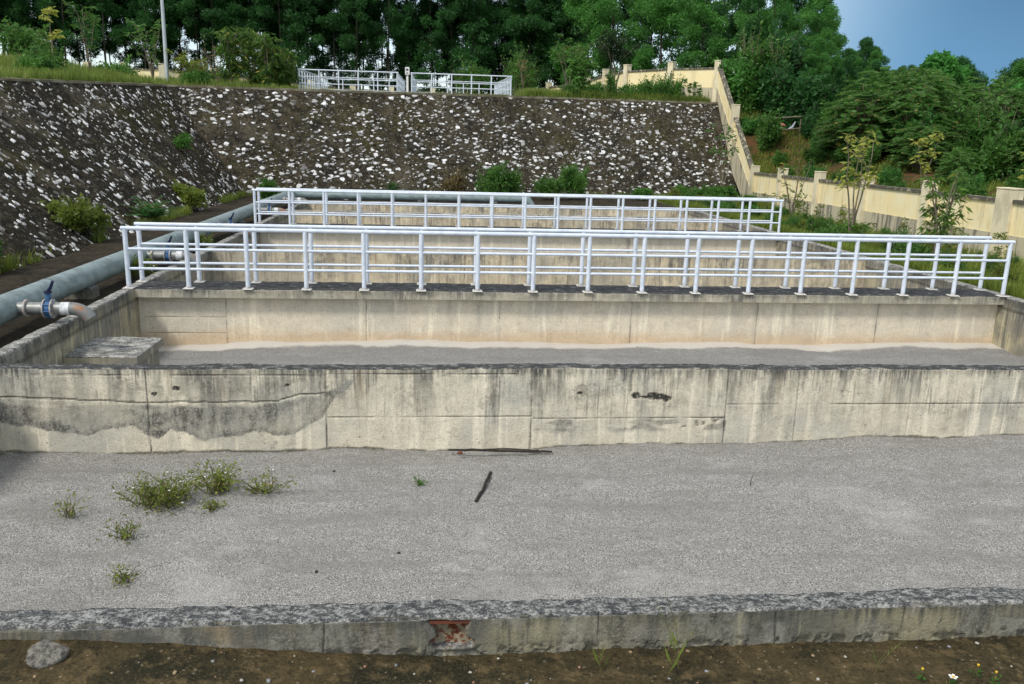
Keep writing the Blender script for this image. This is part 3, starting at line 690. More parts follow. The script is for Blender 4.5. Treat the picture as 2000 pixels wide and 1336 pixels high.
def outlet(y, parent):
    r = .085
    b = MB(); b.tube([(PX+PR*.8, y, PZ), (PX+.86, y, PZ)], r, 20); bo = shift(b.build('outlet_branch', M_outlet, parent), parent)
    f = MB(); f.tube([(PX+PR+.08, y, PZ), (PX+PR+.105, y, PZ)], r+.035, 20); f.build('flange', M_rim, bo)
    v = MB(); xv = PX+.57
    v.tube([(xv-.035, y, PZ), (xv+.035, y, PZ)], r+.022, 20)
    for k in range(8):
        a = k*math.pi/4+.2; v.tube([(xv-.068, y+math.cos(a)*(r+.03), PZ+math.sin(a)*(r+.03)), (xv+.068, y+math.cos(a)*(r+.03), PZ+math.sin(a)*(r+.03))], .009, 6)
    v.tube([(xv, y, PZ+r+.02), (xv, y, PZ+r+.13)], .035, 12); v.tube([(xv, y, PZ-r-.05), (xv, y, PZ-r+.02)], .03, 10)
    v.build('valve_body', M_blue, bo)
    for s_ in (-1, 1):
        f = MB(); f.tube([(xv+s_*.043, y, PZ), (xv+s_*.058, y, PZ)], r+.044, 22); f.build('flange', M_rim, bo)
    l = MB(); l.tube([(xv, y, PZ+r+.125), (xv, y, PZ+r+.16)], .05, 12); l.tube([(xv, y, PZ+r+.155), (xv+.05, y-.03, PZ+r+.20), (xv+.10, y-.05, PZ+r+.30)], [.02, .022, .018], 8)
    l.build('valve_lever', M_navy, bo)
    t = MB(); t.tube([(PX+.73, y, PZ), (PX+.845, y, PZ)], r+.003, 20, cap=False); t.build('weld_patch', M_tape, bo)
    e = MB(); c = (PX+.86, PZ-.27)
    el_ = [(c[0]+.27*math.sin(a), y, c[1]+.27*math.cos(a)) for a in np.linspace(0, 1.05, 10)]
    e.tube(el_, r+.002, 20, cap=False); e.tube(el_, r-.01, 20, cap=False); e.build('elbow', M_elbow, bo)
    return bo
for y in (11.7, 17.0, 22.3, 27.6, 32.3): outlet(y, pp)
bp_ = empty('water_pipe', (-5.2, 35.3, PZ), 'grey pipe crossing behind the rearmost basin at the foot of the rubble wall', 'pipe')
m = MB(); m.tube([(-5.21, 35.3, PZ), (3.7, 35.3, PZ), (3.95, 35.3, PZ-.06), (4.1, 35.3, PZ-.3)], PR, 20); shift(m.build('pipe_run', M_pipe, bp_), bp_)
for x in (-3.5, -.5, 2.6):
    m = MB(); m.box(x-.1, x+.1, 35.1, 35.5, -.4, PZ-PR+.04, bev=.02); shift(m.build('pipe_support', M_front, bp_), bp_)

# ================================================================ RUBBLE WALLS
def rubble(name, A, B, At, Bt, zb, zA, zB, mat, lab, seed, dens, tlo, nrm_flip=False, smin=.09, smax=.28, tall=False):
    """battered wall: base line A-B at height zb, top line At-Bt at zA..zB, pale stones bedded in dark mortar"""
    A, B, At, Bt = [np.array(q, float) for q in (A, B, At, Bt)]
    Ls = np.linalg.norm(B-A); Lt = np.linalg.norm(np.append(At-A, zA-zb))
    nu, nv = int(Ls/.16), int(Lt/.16)
    U, T = np.meshgrid(np.linspace(0, 1, nu), np.linspace(0, 1, nv), indexing='ij')
    def surf(U, T):
        b = A+(B-A)*U[..., None]; t = At+(Bt-At)*U[..., None]
        xy = b+(t-b)*T[..., None]; z = zb+(zA+(zB-zA)*U-zb)*T
        return np.concatenate([xy, z[..., None]], -1)
    P = surf(U, T)
    du = surf(U+.001, T)-P; dt = surf(U, T+.001)-P
    N = np.cross(du, dt); N /= np.linalg.norm(N, axis=-1, keepdims=True)
    if nrm_flip: N = -N
    amp = .05*sst(0, .04, T)*sst(1, .96, T)
    P = P+N*(amp*(fbm(U*Ls*1.6, T*Lt*1.6, seed)-.5)*2+.4*amp*(fbm(U*Ls*6, T*Lt*6, seed+1)-.5)*2)[..., None]
    Vs = [P.reshape(-1, 3)]; Fs = [grid_faces(nu, nv)]; tn = [np.zeros(nu*nv)]; ms = [np.zeros(len(Fs[0]))]
    off = nu*nv
    rg = np.random.RandomState(seed)
    n = int(dens*Ls*Lt); k = 0
    uu = rg.rand(n); tt = .01+.97*rg.rand(n)
    keep = fbm(uu*Ls*.5, tt*Lt*.5, seed+3)+.45*rg.rand(n) > .60
    uu, tt = uu[keep], tt[keep]
    for u_, t_ in zip(uu, tt):
        c = surf(np.array(u_), np.array(t_)); a = surf(np.array(u_+.001), np.array(t_))-c; b = surf(np.array(u_), np.array(t_+.001))-c
        ea = a/np.linalg.norm(a); nn = np.cross(a, b); nn /= np.linalg.norm(nn)
        if nrm_flip: nn = -nn
        eb = np.cross(nn, ea)
        s_ = smin+(smax-smin)*rg.rand()**2.4; asp = .4+.45*rg.rand(); m_ = 8
        ang = np.sort(np.linspace(0, 2*np.pi, m_, endpoint=False)+rg.uniform(-.25, .25, m_)); rr = rg.uniform(.6, 1.25, m_)
        tilt = rg.uniform(-.45, .45)+(1.45 if tall else 0); ct, st_ = np.cos(tilt), np.sin(tilt)
        h_ = .008+.02*rg.rand()+.04*s_
        ring = []
        for sc, hh in ((1.05, -.05), (1.0, h_*.5), (.84, h_)):
            x_ = np.cos(ang)*rr*s_*.5*sc; y_ = np.sin(ang)*rr*s_*.5*asp*sc*(1+.0)
            X_, Y_ = x_*ct-y_*st_, x_*st_+y_*ct
            hz = hh+rg.uniform(-.006, .006, m_)
            ring.append(c+X_[:, None]*ea+Y_[:, None]*eb+hz[:, None]*nn)
        top = c+nn*(h_+rg.uniform(-.004, .006))
        Vs.append(np.concatenate(ring+[top[None]])); q = []
        for j in range(2):
            for i in range(m_): q.append((off+j*m_+i, off+j*m_+(i+1) % m_, off+(j+1)*m_+(i+1) % m_, off+(j+1)*m_+i))
        for i in range(m_): q.append((off+2*m_+i, off+2*m_+(i+1) % m_, off+3*m_, off+3*m_))
        q = np.array(q)
        Fs.append(q); br = tlo+(1-tlo)*rg.rand()**(.7) if rg.rand() < .55 else rg.rand()*.4
        tn.append(np.full(3*m_+1, br)); ms.append(np.ones(len(q))); off += 3*m_+1
    V = np.concatenate(Vs); F = np.concatenate(Fs); T_ = np.concatenate(tn); MI = np.concatenate(ms).astype(int)
    quad = F[:, 2] != F[:, 3]
    me = bpy.data.meshes.new(name)
    faces = [tuple(f) if q_ else tuple(f[:3]) for f, q_ in zip(F.tolist(), quad)]
    me.from_pydata(V.tolist(), [], faces); me.materials.append(mat); me.materials.append(M_stone)
    me.polygons.foreach_set('material_index', MI.astype(np.int32)); a = me.attributes.new('tint', 'FLOAT', 'POINT'); a.data.foreach_set('value', T_.astype(np.float32))
    me.update(); o = link(me, name); tag(o, lab, 'wall')
    return o
BC = (-8.15, 38.6)
BR = (16.45, 44.6)
rub_b = rubble('rubble_wall', BC, BR, (-12.2, 41.5), (16.42, 49.2), -.2, 4.6, 4.96, M_mortar_b, 'rubble retaining wall facing the viewer behind the basins, white stones in brown mortar', 5, 30, .35, smin=.05, smax=.30)
rub_l = rubble('rubble_wall', (-8.0, 8.), BC, (-14.1, 8.), (-12.2, 41.5), -.2, 3.05, 4.6, M_mortar_l, 'dark mossy rubble slope on the left beside the pipe, white stones showing', 6, 20, .25, smin=.045, smax=.25, tall=True)
def coping(A, B, zA, zB, parent, wd, nrm):
    A, B = Vector((*A, zA)), Vector((*B, zB)); nrm = Vector((*nrm, 0)).normalized(); n = 80; m = MB(); vs = []
    for i in range(n+1):
        t = i/n; p = A+(B-A)*t; j = .012*(float(fbm(t*60., 0., 3))-.5)*2
        for a, b in ((-.05, -.10), (-.06, .035+j), (wd, .045+j), (wd, -.1)): vs.append(p+nrm*a+Vector((0, 0, b)))
    fs = [(i*4+k, i*4+k+1, i*4+k+5, i*4+k+4) for i in range(n) for k in range(3)]
    m.add(vs, fs); return m.build('coping', M_cop2, parent)
M_cop2 = plain('mossy_coping', (.16, .14, .09), (.32, .30, .22), 2., .9, .2, 0, .5, .8)
coping((-12.2, 41.5), (16.42, 49.2), 4.6, 4.96, rub_b, .3, (-.26, 1))
coping((-14.1, 8.), (-12.2, 41.5), 3.05, 4.6, rub_l, .3, (-1, .06))

# ================================================================ YELLOW BOUNDARY WALL
def ywall(name, pts, lab, th=.14, pw=.36, psink=.0):
    """pts: (x, y, z_bottom, z_mid, z_coping, z_post) at each post"""
    e = empty(name, (pts[0][0], pts[0][1], pts[0][2]), lab, 'wall', 'yellow boundary walls')
    n = len(pts)
    def slab(p, q, za, zb, za2, zb2, t, mat, nm, lift=0):
        a, b = Vector((p[0], p[1], 0)), Vector((q[0], q[1], 0)); d = (b-a).normalized(); s_ = Vector((-d.y, d.x, 0))*t/2
        vs = []
        for c, z0, z1 in ((a, za, zb), (b, za2, zb2)):
            for sg, z in ((-1, z0), (1, z0), (1, z1), (-1, z1)): vs.append(c+s_*sg+Vector((0, 0, z)))
        m = MB(); m.add(vs, [(0, 1, 2, 3), (7, 6, 5, 4), (0, 4, 5, 1), (1, 5, 6, 2), (2, 6, 7, 3), (3, 7, 4, 0)])
        return shift(m.build(nm, mat, e), e)
    for i in range(n-1):
        p, q = pts[i], pts[i+1]
        slab(p, q, p[3], p[4]-.10, q[3], q[4]-.10, th, M_yel, 'wall_panel')
        slab(p, q, p[4]-.10, p[4], q[4]-.10, q[4], th+.12, M_cope, 'coping')
        slab(p, q, p[2]-.5, p[3], q[2]-.5, q[3], th+.06, M_base, 'plinth')
    for i, p in enumerate(pts):
        if len(p) > 6 and not p[6]: continue
        a = Vector(pts[max(i-1, 0)][:2]); b = Vector(pts[min(i+1, n-1)][:2]); an = math.atan2((b-a).y, (b-a).x)
        m = MB(); w_ = pw/2*(p[7] if len(p) > 7 else 1); m.box(-w_, w_, -pw/2, pw/2, p[2]-.5, p[5]-.05, bev=.012); m.box(-w_-.015, w_+.015, -pw/2-.015, pw/2+.015, p[5]-.049, p[5], bev=.01)
        o = m.build('wall_post', M_post, e); o.rotation_euler = (0, 0, an); o.location = Vector((p[0], p[1], 0))-Vector(e.location)
    return e
WX = 16.5
run = [(WX, y, -.4, .30, 1.30, 1.62, 1, 1 if y != 23.05 else 1.9) for y in (11., 15., 19., 23.05, 27.05, 31.2, 35.25, 39.2, 42.75)]
ywall('boundary_wall', run, 'low yellow wall with grey plinth along the weedy strip on the right')
slope = [(WX, 43.15, -.2, .55, 1.5, 1.7, 0), (WX, 46.4, 2.0, 3.15, 4.25, 4.78), (WX, 49.6, 4.6, 5.85, 7.0, 7.3, 0)]
ywall('boundary_wall', slope, 'steep yellow wall climbing the right end of the rubble wall')
topw = [(WX, 49.85, 4.7, 5.85, 6.98, 7.36), (14.27, 51.8, 4.7, 5.9, 7.0, 7.36), (12.17, 54.5, 4.9, 5.95, 6.98, 7.36), (11.5, 58, 5, 5.95, 6.95, 7.33),
        (10.98, 62, 5, 5.8, 6.75, 7.12), (8.9, 67, 5, 5.8, 6.6, 6.95), (7.6, 72, 5, 5.8, 6.6, 6.95)]
ywall('boundary_wall', topw, 'yellow wall curving away behind weeds at the top right of the rubble wall')
farw = [(7.0, 76, 5.2, 5.5, 6.4, 6.75)]+[(x, 76, 5.2, 5.6, 6.45, 6.8) for x in (3.5, 0, -3.5, -6.8)]+[(-10, 74, 5.3, 5.7, 6.6, 7.), (-13.3, 71.5, 5.3, 5.8, 6.75, 7.15), (-16.7, 69.2, 5.4, 6, 6.9, 7.3), (-20, 67.5, 5.5, 6.1, 7.0, 7.38),
        (-22.75, 67.7, 5.6, 6.1, 7.0, 7.38), (-25.6, 68.4, 5.6, 6.1, 7.0, 7.38), (-28.6, 69.2, 5.6, 6.1, 7.0, 7.38), (-32, 70, 5.6, 6.1, 7.0, 7.38)]
ywall('boundary_wall', farw, 'distant yellow wall at the far side of the grassy plateau before the trees', pw=.42)

# ================================================================ POSTS ON THE PLATEAU
lp = empty('street_lamp', (-13.45, 46.2, z_(-13.45, 46.2)), 'tall slim grey lamp post standing in grass above the rubble corner', 'lamp post')
m = MB(); m.tube([(0, 0, .1), (0, 0, 4), (0, 0, 8.6)], [.10, .08, .05], 14); m.build('pole', M_metal, lp)
m = MB(); m.box(-.2, .2, -.2, .2, -.3, .06, bev=.01); m.tube([(0, 0, .06), (0, 0, .14)], .13, 14); m.build('base_plate', M_metal, lp)
m = MB(); m.tube([(0, 0, 8.5), (.1, 0, 8.9), (.6, 0, 9.1), (1.3, 0, 9.15)], .03, 10); m.build('arm', M_metal, lp)
m = MB(); m.box(1.2, 1.85, -.13, .13, 9.08, 9.2, bev=.03); m.build('lamp_head', M_white, lp)
sp = empty('meter_post', (-1.29, 45.3, 4.74), 'white square post carrying a small white box between the two railed pits', 'post')
m = MB(); m.box(-.055, .055, -.05, .05, -.2, .98, bev=.008); m.build('post', M_white, sp)
m = MB(); m.box(-.11, .11, -.1, .1, .92, 1.30, bev=.015); bxx = m.build('meter_box', M_white, sp)
m = MB(); m.box(-.06, .06, -.105, -.1, 1.12, 1.22); m.box(-.04, .04, -.105, -.1, .98, 1.04); m.build('gauge', M_screen, bxx)

# ================================================================ PLANTS
def leaf_cards(C_, L, Wd, D, rg, fold=.25):
    """arrays of leaf base points C_, lengths L, widths Wd, directions D -> diamond quads"""
    n = len(C_); D = D/np.linalg.norm(D, axis=1, keepdims=True)
    r = rg.normal(size=(n, 3)); S_ = np.cross(D, r); S_ /= np.linalg.norm(S_, axis=1, keepdims=True)+1e-9
    N = np.cross(S_, D)
    p0 = C_; p2 = C_+D*L[:, None]; mid = C_+D*(L*.45)[:, None]-N*(L*fold*.3)[:, None]
    p1 = mid+S_*(Wd/2)[:, None]; p3 = mid-S_*(Wd/2)[:, None]
    V = np.stack([p0, p1, p2, p3], 1).reshape(-1, 3); F = np.arange(4*n).reshape(n, 4)
    return V, F
def foliage_mesh(name, C_, L, Wd, D, mat, rg, tint=None):
    V, F = leaf_cards(C_, L, Wd, D, rg)
    t = rg.rand(len(C_)) if tint is None else tint
    o = np_mesh(name, V, F, mat, tint=np.repeat(t, 4), smooth=False)
    return o
def blob_points(rg, blobs, n, shell=.55):
    """points filling lumpy ellipsoids, denser near their surface; blobs: (cx,cy,cz,rx,ry,rz)"""
    b = np.array(blobs); wgt = b[:, 3]*b[:, 4]*b[:, 5]; wgt = wgt**.75; idx = rg.choice(len(b), n, p=wgt/wgt.sum())
    d = rg.normal(size=(n, 3)); d /= np.linalg.norm(d, axis=1, keepdims=True)
    r = (shell+(1-shell)*rg.rand(n)**.6)*(.72+.5*rg.rand(n)); r = np.where(rg.rand(n) < .25, rg.rand(n), r)
    return b[idx, :3]+d*r[:, None]*b[idx, 3:], d
def make_tree(name, seed, H, cw, cb, nl, ls, mat, lab, group, bark, trunk_r=.14, lean=.3, stems=1, asp=2.6):
    """tree at the origin: trunk with limbs, crown of many leaf cards in clumps; cb = bottom of the crown"""
    rg = np.random.RandomState(seed)
    root = empty(name, (0, 0, 0), lab, 'tree', group)
    t = MB(); blobs = []
    for s_ in range(stems):
        dx, dy = rg.uniform(-lean, lean, 2)*H*.15
        ox, oy = (rg.uniform(-.35, .35, 2) if stems > 1 else (0, 0))
        pts = [(ox+dx*q*q+.12*rg.normal()*q, oy+dy*q*q+.12*rg.normal()*q, H*.86*q-.3*(q == 0)) for q in np.linspace(0, 1, 7)]
        t.tube(pts, [trunk_r*(1-.85*q) for q in np.linspace(0, 1, 7)], 7, cap=False)
        for k in range(9):
            q = rg.uniform(max(.25, cb/H*.8), .95); i = min(int(q*6), 5); f = q*6-i
            b0 = np.array(pts[i])*(1-f)+np.array(pts[i+1])*f
            a = rg.uniform(0, 6.28); ln = cw*rg.uniform(.45, .95)*(1.15-q*.6); up = rg.uniform(.25, .8)*ln
            e_ = b0+np.array([math.cos(a)*ln, math.sin(a)*ln, up]); md = (b0+e_)/2+np.array([0, 0, -.08*ln])
            t.tube([b0, md, e_], [trunk_r*.38*(1-.6*q), trunk_r*.25*(1-.6*q), .015], 5, cap=False)
            rb = cw*rg.uniform(.22, .36)
            if e_[2] > cb*.8: blobs.append((*e_, rb, rb, rb*.75))
    for k in range(int(14+cw*8)):
        q = rg.rand(); a = rg.uniform(0, 6.28); z = cb+(H-cb)*q
        rad = cw*math.sqrt(max(.06, 1-(2*q-.8)**2*.8))*rg.uniform(.2, 1.); rb = cw*rg.uniform(.13, .32)
        blobs.append((math.cos(a)*rad, math.sin(a)*rad, z, rb, rb, rb*rg.uniform(.6, 1.)))
    o = t.build('trunk', bark, root)
    C_, d = blob_points(rg, blobs, nl)
    D = d*.7+rg.normal(size=(nl, 3))*.6+np.array([0, 0, -.25]); L = ls*rg.uniform(.6, 1.3, nl)
    cl = fbm(C_[:, 0]*1.3, C_[:, 2]*1.3+C_[:, 1], seed)
    tint = np.clip(.15+.55*(cl-.3)*1.6+.35*rg.rand(nl)*np.clip((C_[:, 2]-cb)/(H-cb)+.3, 0, 1), 0, .99)  # leaves get lighter towards the crown top: a highlight painted into their colour
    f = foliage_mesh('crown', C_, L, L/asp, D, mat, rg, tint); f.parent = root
    return root
def place(proto, loc, rz, sc, first, lab=None, szc=None):
    o = proto if first else copy_tree(proto)
    o.location = loc; o.rotation_euler = (0, 0, rz); o.scale = (sc, sc, szc or sc)
    if lab: o['label'] = lab
    return o

# --- acacia plantation beyond the wall
GA = 'dark acacias in the plantation behind the far wall'
LA = 'dark slender acacia in the dense row behind the far yellow wall'
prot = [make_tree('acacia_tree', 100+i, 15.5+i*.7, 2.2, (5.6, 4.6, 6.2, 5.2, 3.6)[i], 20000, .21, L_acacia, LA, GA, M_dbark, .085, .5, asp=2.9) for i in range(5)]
used = set()
def put_tree(plist, used, x, y, z, lab=None, sc=None):
    i = rnd.randrange(len(plist)); first = (id(plist), i) not in used; used.add((id(plist), i))
    place(plist[i], (x, y, z), rnd.uniform(0, 6.28), sc or rnd.uniform(.9, 1.15), first, lab)
for row, (y, x0, x1, stp) in enumerate(((79.5, -42, 11, 2.1), (83, -44, 14, 2.1), (87, -46, 17, 2.3))):
    x = x0
    while x < x1:
        put_tree(prot, used, x+rnd.uniform(-.6, .6), y+rnd.uniform(-1.2, 1.2), float(hP(x, y))-.3, ('dark slender acacia in the front row of trees behind the far yellow wall', 'dark slender acacia in the middle row of the far plantation', 'dark slender acacia in the rearmost row of the far plantation')[row])
        x += stp
# undergrowth trees between the trunks
GS = 'bushy undergrowth trees at the foot of the plantation'
LS = 'low bushy tree filling the foot of the dark plantation'
und = [make_tree('understorey_tree', 140+i, 4.4+i*.8, 1.5, .4, 6000, .19, L_acacia, LS, GS, M_dbark, .06, .4, 2) for i in range(3)]
x = -46.
while x < 12:
    if rnd.random() < (.85 if x < 2 else 1.): put_tree(und, used, x, 78.5+rnd.uniform(-.8, 6), float(hP(x, 78))-.2, None, rnd.uniform(.8, 1.25) if x < 2 else rnd.uniform(1.1, 1.6))
    x += 1.7 if x < 2 else 1.1
# --- hillside forest on the right, low crowns
GH = 'leafy trees crowding the hillside on the right'
LH = 'dense green tree with a low crown in the wood above the curving yellow wall'
LH2 = 'dark low-crowned tree on the skyline of the right-hand hill'
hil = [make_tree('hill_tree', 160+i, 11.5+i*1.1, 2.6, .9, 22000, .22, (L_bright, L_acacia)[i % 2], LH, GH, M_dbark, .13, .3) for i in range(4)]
for x, y, s_ in ((13.5, 66, 1.0), (16, 61, .95), (17.5, 70, 1.25), (20.5, 62, 1.1), (13, 74, 1.15), (21.5, 69, 1.3), (24, 60, 1.0), (25.5, 67, 1.35), (17.5, 56.5, .72), (22, 56, .8), (28.5, 64, 1.15),
                  (29, 71, 1.35), (19, 77, 1.25), (25, 76, 1.35), (26.5, 56, .75), (31.5, 60, .72), (11.5, 80, 1.1), (31.5, 68, .95), (8.5, 78, 1.0), (33.5, 74, 1.0), (20, 53.5, .62), (23.5, 53, .6), (27, 54, .62), (29.5, 58, .75), (34, 62, .8), (35, 69, .9), (32, 57, .7), (37, 72, 1.), (30, 54.5, .6), (20.3, 50.3, .42), (22.4, 49.4, .42), (24.6, 50, .45), (26.6, 49.5, .45), (28.6, 51, .5), (19.6, 52.6, .5), (21, 47., .34), (22.7, 46.4, .36), (24.5, 47, .4), (20., 49., .3), (26.5, 46.5, .42), (23.5, 44.5, .3)):
    gz_ = float(hH(x, y))-.3; s_ = min(s_, (skyline_z(x, y)-gz_)/13.6)
    put_tree(hil, used, x, y, gz_, 'dense green tree above the curving yellow wall, at the middle of the skyline' if x < 16 else ('dense tall tree standing behind the climbing yellow wall' if x < 24 and y > 55 else ('low dark tree at the foot of the wood just above the red bank' if y < 54 else 'tall green tree at the right edge of the wood, against the open sky')), s_)
hi2 = [make_tree('hill_tree', 170+i, 7.4+i*.3, 2.5, .5, 16000, .23, (L_acacia, L_bright)[i % 2], LH2, 'dark trees along the right-hand skyline', M_dbark, .11, .3) for i in range(3)]
for x, y, s_ in ((36, 66, .72), (39, 72, .85), (42.5, 75, 1.0), (35.5, 58, .62), (40, 64, .72), (43.5, 68, .95), (46.5, 74, 1.1), (47.5, 66, .98), (50.5, 72, 1.12), (51, 63, 1.0), (54, 70, 1.15), (55, 60, 1.0),
                  (58, 68, 1.2), (45, 60, .8), (49, 57, .82), (40, 55, .62), (44, 53, .7), (36, 50, .6), (53.5, 54, .85), (60, 62, 1.1), (32, 54, .6)):
    gz_ = float(hH(x, y))-.3; s_ = (skyline_z(x, y)-gz_)/8.2*(rnd.uniform(.88, 1.04) if y > 60 else rnd.uniform(.5, .7))
    put_tree(hi2, used, x, y, gz_, None, s_)
vt = make_tree('vine_covered_tree', 181, 5.2, 2.3, .6, 8000, .34, L_vine, 'bright green vine-covered tree standing out against the dark right-hand hill', None, M_dbark, .12, .2, asp=1.5)
vt.location = (30.6, 50.5, float(hH(30.6, 50.5))-.3); q_ = (skyline_z(30.6, 50.5)-vt.location.z)/5.6; vt.scale = (q_*.9, q_*.9, q_)
vt2 = make_tree('vine_covered_tree', 182, 3.6, 1.9, .3, 5000, .32, L_vine, 'smaller bright green leafy tree low beside the vine-covered one', None, M_dbark, .1, .2, asp=1.5)
vt2.location = (34.5, 47.5, float(hH(34.5, 47.5))-.3)

# --- bushes on the hillside behind the low yellow wall
STRIP = ('leafy weed in the nearest, rightmost part of the overgrown strip beside the basins', 'leafy weed in the strip level with the space between the two walkways', 'leafy weed in the far end of the strip near the rubble wall')
def make_bush(name, seed, rx, ry, rz, nl, ls, mat, lab, group=None, cat='bush', fl=0, asp=2.2, up=.2):
    rg = np.random.RandomState(seed); root = empty(name, (0, 0, 0), lab, cat, group)
    blobs = [(0, 0, rz*.45, rx*.6, ry*.6, rz*.5)]
    for k in range(11):
        a = rg.uniform(0, 6.28); r_ = rg.uniform(.25, .8); s_ = rg.uniform(.22, .42)
        blobs.append((math.cos(a)*rx*r_, math.sin(a)*ry*r_, rz*rg.uniform(.15, .9)*(1.15-.5*r_), rx*s_, ry*s_, rz*s_*.8))
    m = MB()
    for b in blobs:
        m.tube([(0, 0, -.1), (b[0]*.45, b[1]*.45, b[2]*.5), (b[0], b[1], b[2]+b[5]*.5)], [.03*rz, .018*rz, .006], 5, cap=False)
    m.build('stems', M_bark, root)
    C_, d = blob_points(rg, blobs, nl, .4); C_[:, 2] = np.abs(C_[:, 2])+.02
    ms = MB(); k0 = 0; ns = int(nl*.3)//16
    for k in range(ns):
        b = blobs[rg.randint(len(blobs))]; a = rg.uniform(0, 6.28); q0 = Vector(b[:3]); ln = rz*rg.uniform(.35, .75)
        q1 = q0+Vector((math.cos(a)*ln*.6*rx/rz, math.sin(a)*ln*.6*ry/rz, ln*rg.uniform(.3, 1.)))
        ms.tube([q0, (q0+q1)/2+Vector((0, 0, .08*ln)), q1], [.006*rz, .005*rz, .002], 4, cap=False)
        for j in range(16):
            t_ = .25+.75*j/15; C_[k0] = tuple(q0.lerp(q1, t_)+Vector((0, 0, .08*ln*4*t_*(1-t_))))+rg.normal(size=3)*ls*.25; k0 += 1
    if ns: ms.build('twigs', M_bark, root)
    L = ls*rg.uniform(.5, 1.35, nl); D = d*.6+rg.normal(size=(nl, 3))*.6+np.array([0, 0, up])
    cl = fbm(C_[:, 0]*3/rx, C_[:, 2]*3/rx+C_[:, 1], seed)
    f = foliage_mesh('foliage', C_, L, L/asp, D, mat, rg, np.clip((cl-.3)*1.3+.4*rg.rand(nl)-.1, 0, 1)); f.parent = root
    if fl:
        f0 = None
        for i in rg.choice(nl, fl):
            if f0 is None: m = MB(); m.tube([(0, 0, 0), (0, 0, .012)], .016, 6); f0 = q_ = m.build('flower', M_flower, root)
            else: q_ = f0.copy(); COL.objects.link(q_); q_.parent = root
            q_.location = Vector(C_[i]*1.08)
    return root
hb = [make_bush('hillside_bush', 200+i, 1.7, 1.5, 1.8+.3*i, 5200, .26, (L_bush, L_bright, L_acacia)[i % 3], 'leafy green bush on the slope behind the low yellow wall', 'bushes on the slope behind the low yellow wall') for i in range(4)]
sp_ = []
for k in range(95):
    x = rnd.uniform(18.3, 46); y = rnd.uniform(24, 58)
    if x < 21.8 and 33 < y < 47.5: continue     # bare red bank
    if y > 45 and x < 20: continue
    sp_.append((x, y))
used_b = set()
for x, y in sp_:
    s_ = rnd.uniform(.5, .95)*(1.0 if x < 28 else 1.2)
    if x < 21.5: s_ *= .5
    i = rnd.randrange(4); f = i not in used_b; used_b.add(i)
    place(hb[i], (x, y, float(hH(x, y))-.15), rnd.uniform(0, 6.28), s_, f, 'leafy bush on the slope low behind the yellow wall' if x < 26 and y < 38 else ('leafy bush high on the slope near the wood edge' if x < 30 else 'leafy bush far to the right on the slope, under the skyline trees'))
for x, y, s_, i in ((19.4, 47.6, 1.0, 2), (18.3, 49.4, 1.2, 1), (20.4, 46.3, .95, 2), (20.2, 44.6, .6, 2), (19.6, 49.5, 1.3, 2), (20.9, 45, .8, 0), (18.0, 43.3, .3, 0), (18.9, 41.3, .36, 3), (19.6, 39.8, .42, 0), (17.8, 38.6, .34, 1), (18.6, 36.4, .36, 3), (19.9, 42.5, .45, 1), (19.8, 37.6, .45, 0), (17.6, 41, .3, 0), (17.5, 35.2, .3, 3), (18.9, 34, .34, 1), (17.7, 31.5, .3, 0), (18.8, 28.6, .36, 1), (17.6, 26.6, .3, 3), (18.9, 24.8, .4, 0), (17.4, 46.6, .4, 1)):
    place(hb[i], (x, y, float(hH(x, y))-.1), rnd.uniform(0, 6.28), s_, i not in used_b, 'dark bush behind and beside the stick frame' if s_ > .5 else 'small weedy bush on the red bank behind the low yellow wall'); used_b.add(i)
# feathery albizia thicket in the middle of the slope
def frond_bush(name, seed, H, R, nf, mat, lab, group=None, cat='shrub'):
    rg = np.random.RandomState(seed); root = empty(name, (0, 0, 0), lab, cat, group); m = MB(); Cs, Ds, Ls = [], [], []
    for k in range(nf):
        a = rg.uniform(0, 6.28); r0 = R*rg.uniform(.1, .8); z0 = H*rg.uniform(.25, .95)*(1.1-.45*r0/R)
        b = Vector((math.cos(a)*r0, math.sin(a)*r0, z0)); ln = rg.uniform(.55, 1.1); dr = Vector((math.cos(a+rg.uniform(-.8, .8)), math.sin(a+rg.uniform(-.8, .8)), rg.uniform(-.05, .5))).normalized()
        pts = [b+dr*ln*q+Vector((0, 0, -.35*ln*q*q)) for q in np.linspace(0, 1, 6)]
        if k % 4 == 0: m.tube([(0, 0, 0), b*.5+Vector((0, 0, .1)), b], [.05, .03, .012], 5, cap=False)
        m.tube(pts, [.01, .009, .008, .007, .005, .003], 4, cap=False)
        side = dr.cross(Vector((0, 0, 1))).normalized()
        for q in np.linspace(.12, 1, 12):
            i = min(int(q*5), 4); p = pts[i].lerp(pts[i+1], q*5-i)
            for s_ in (-1, 1):
                Cs.append(p); Ds.append(side*s_+dr*.35+Vector((0, 0, rg.uniform(-.3, .1)))); Ls.append(.26*(1-.5*abs(q-.45)))
    m.build('stems', M_bark, root)
    L = np.array(Ls); f = foliage_mesh('foliage', np.array([tuple(c) for c in Cs]), L, L*.36, np.array([tuple(c) for c in Ds]), mat, rg); f.parent = root
    return root
fb = [frond_bush('feathery_shrub', 230+i, 3.0+.5*i, 1.8, 330, (L_bush, L_shrub)[i % 2], 'feathery-leaved shrub spreading in the thicket beyond the low yellow wall', 'feathery shrubs in the thicket beyond the low yellow wall') for i in range(3)]
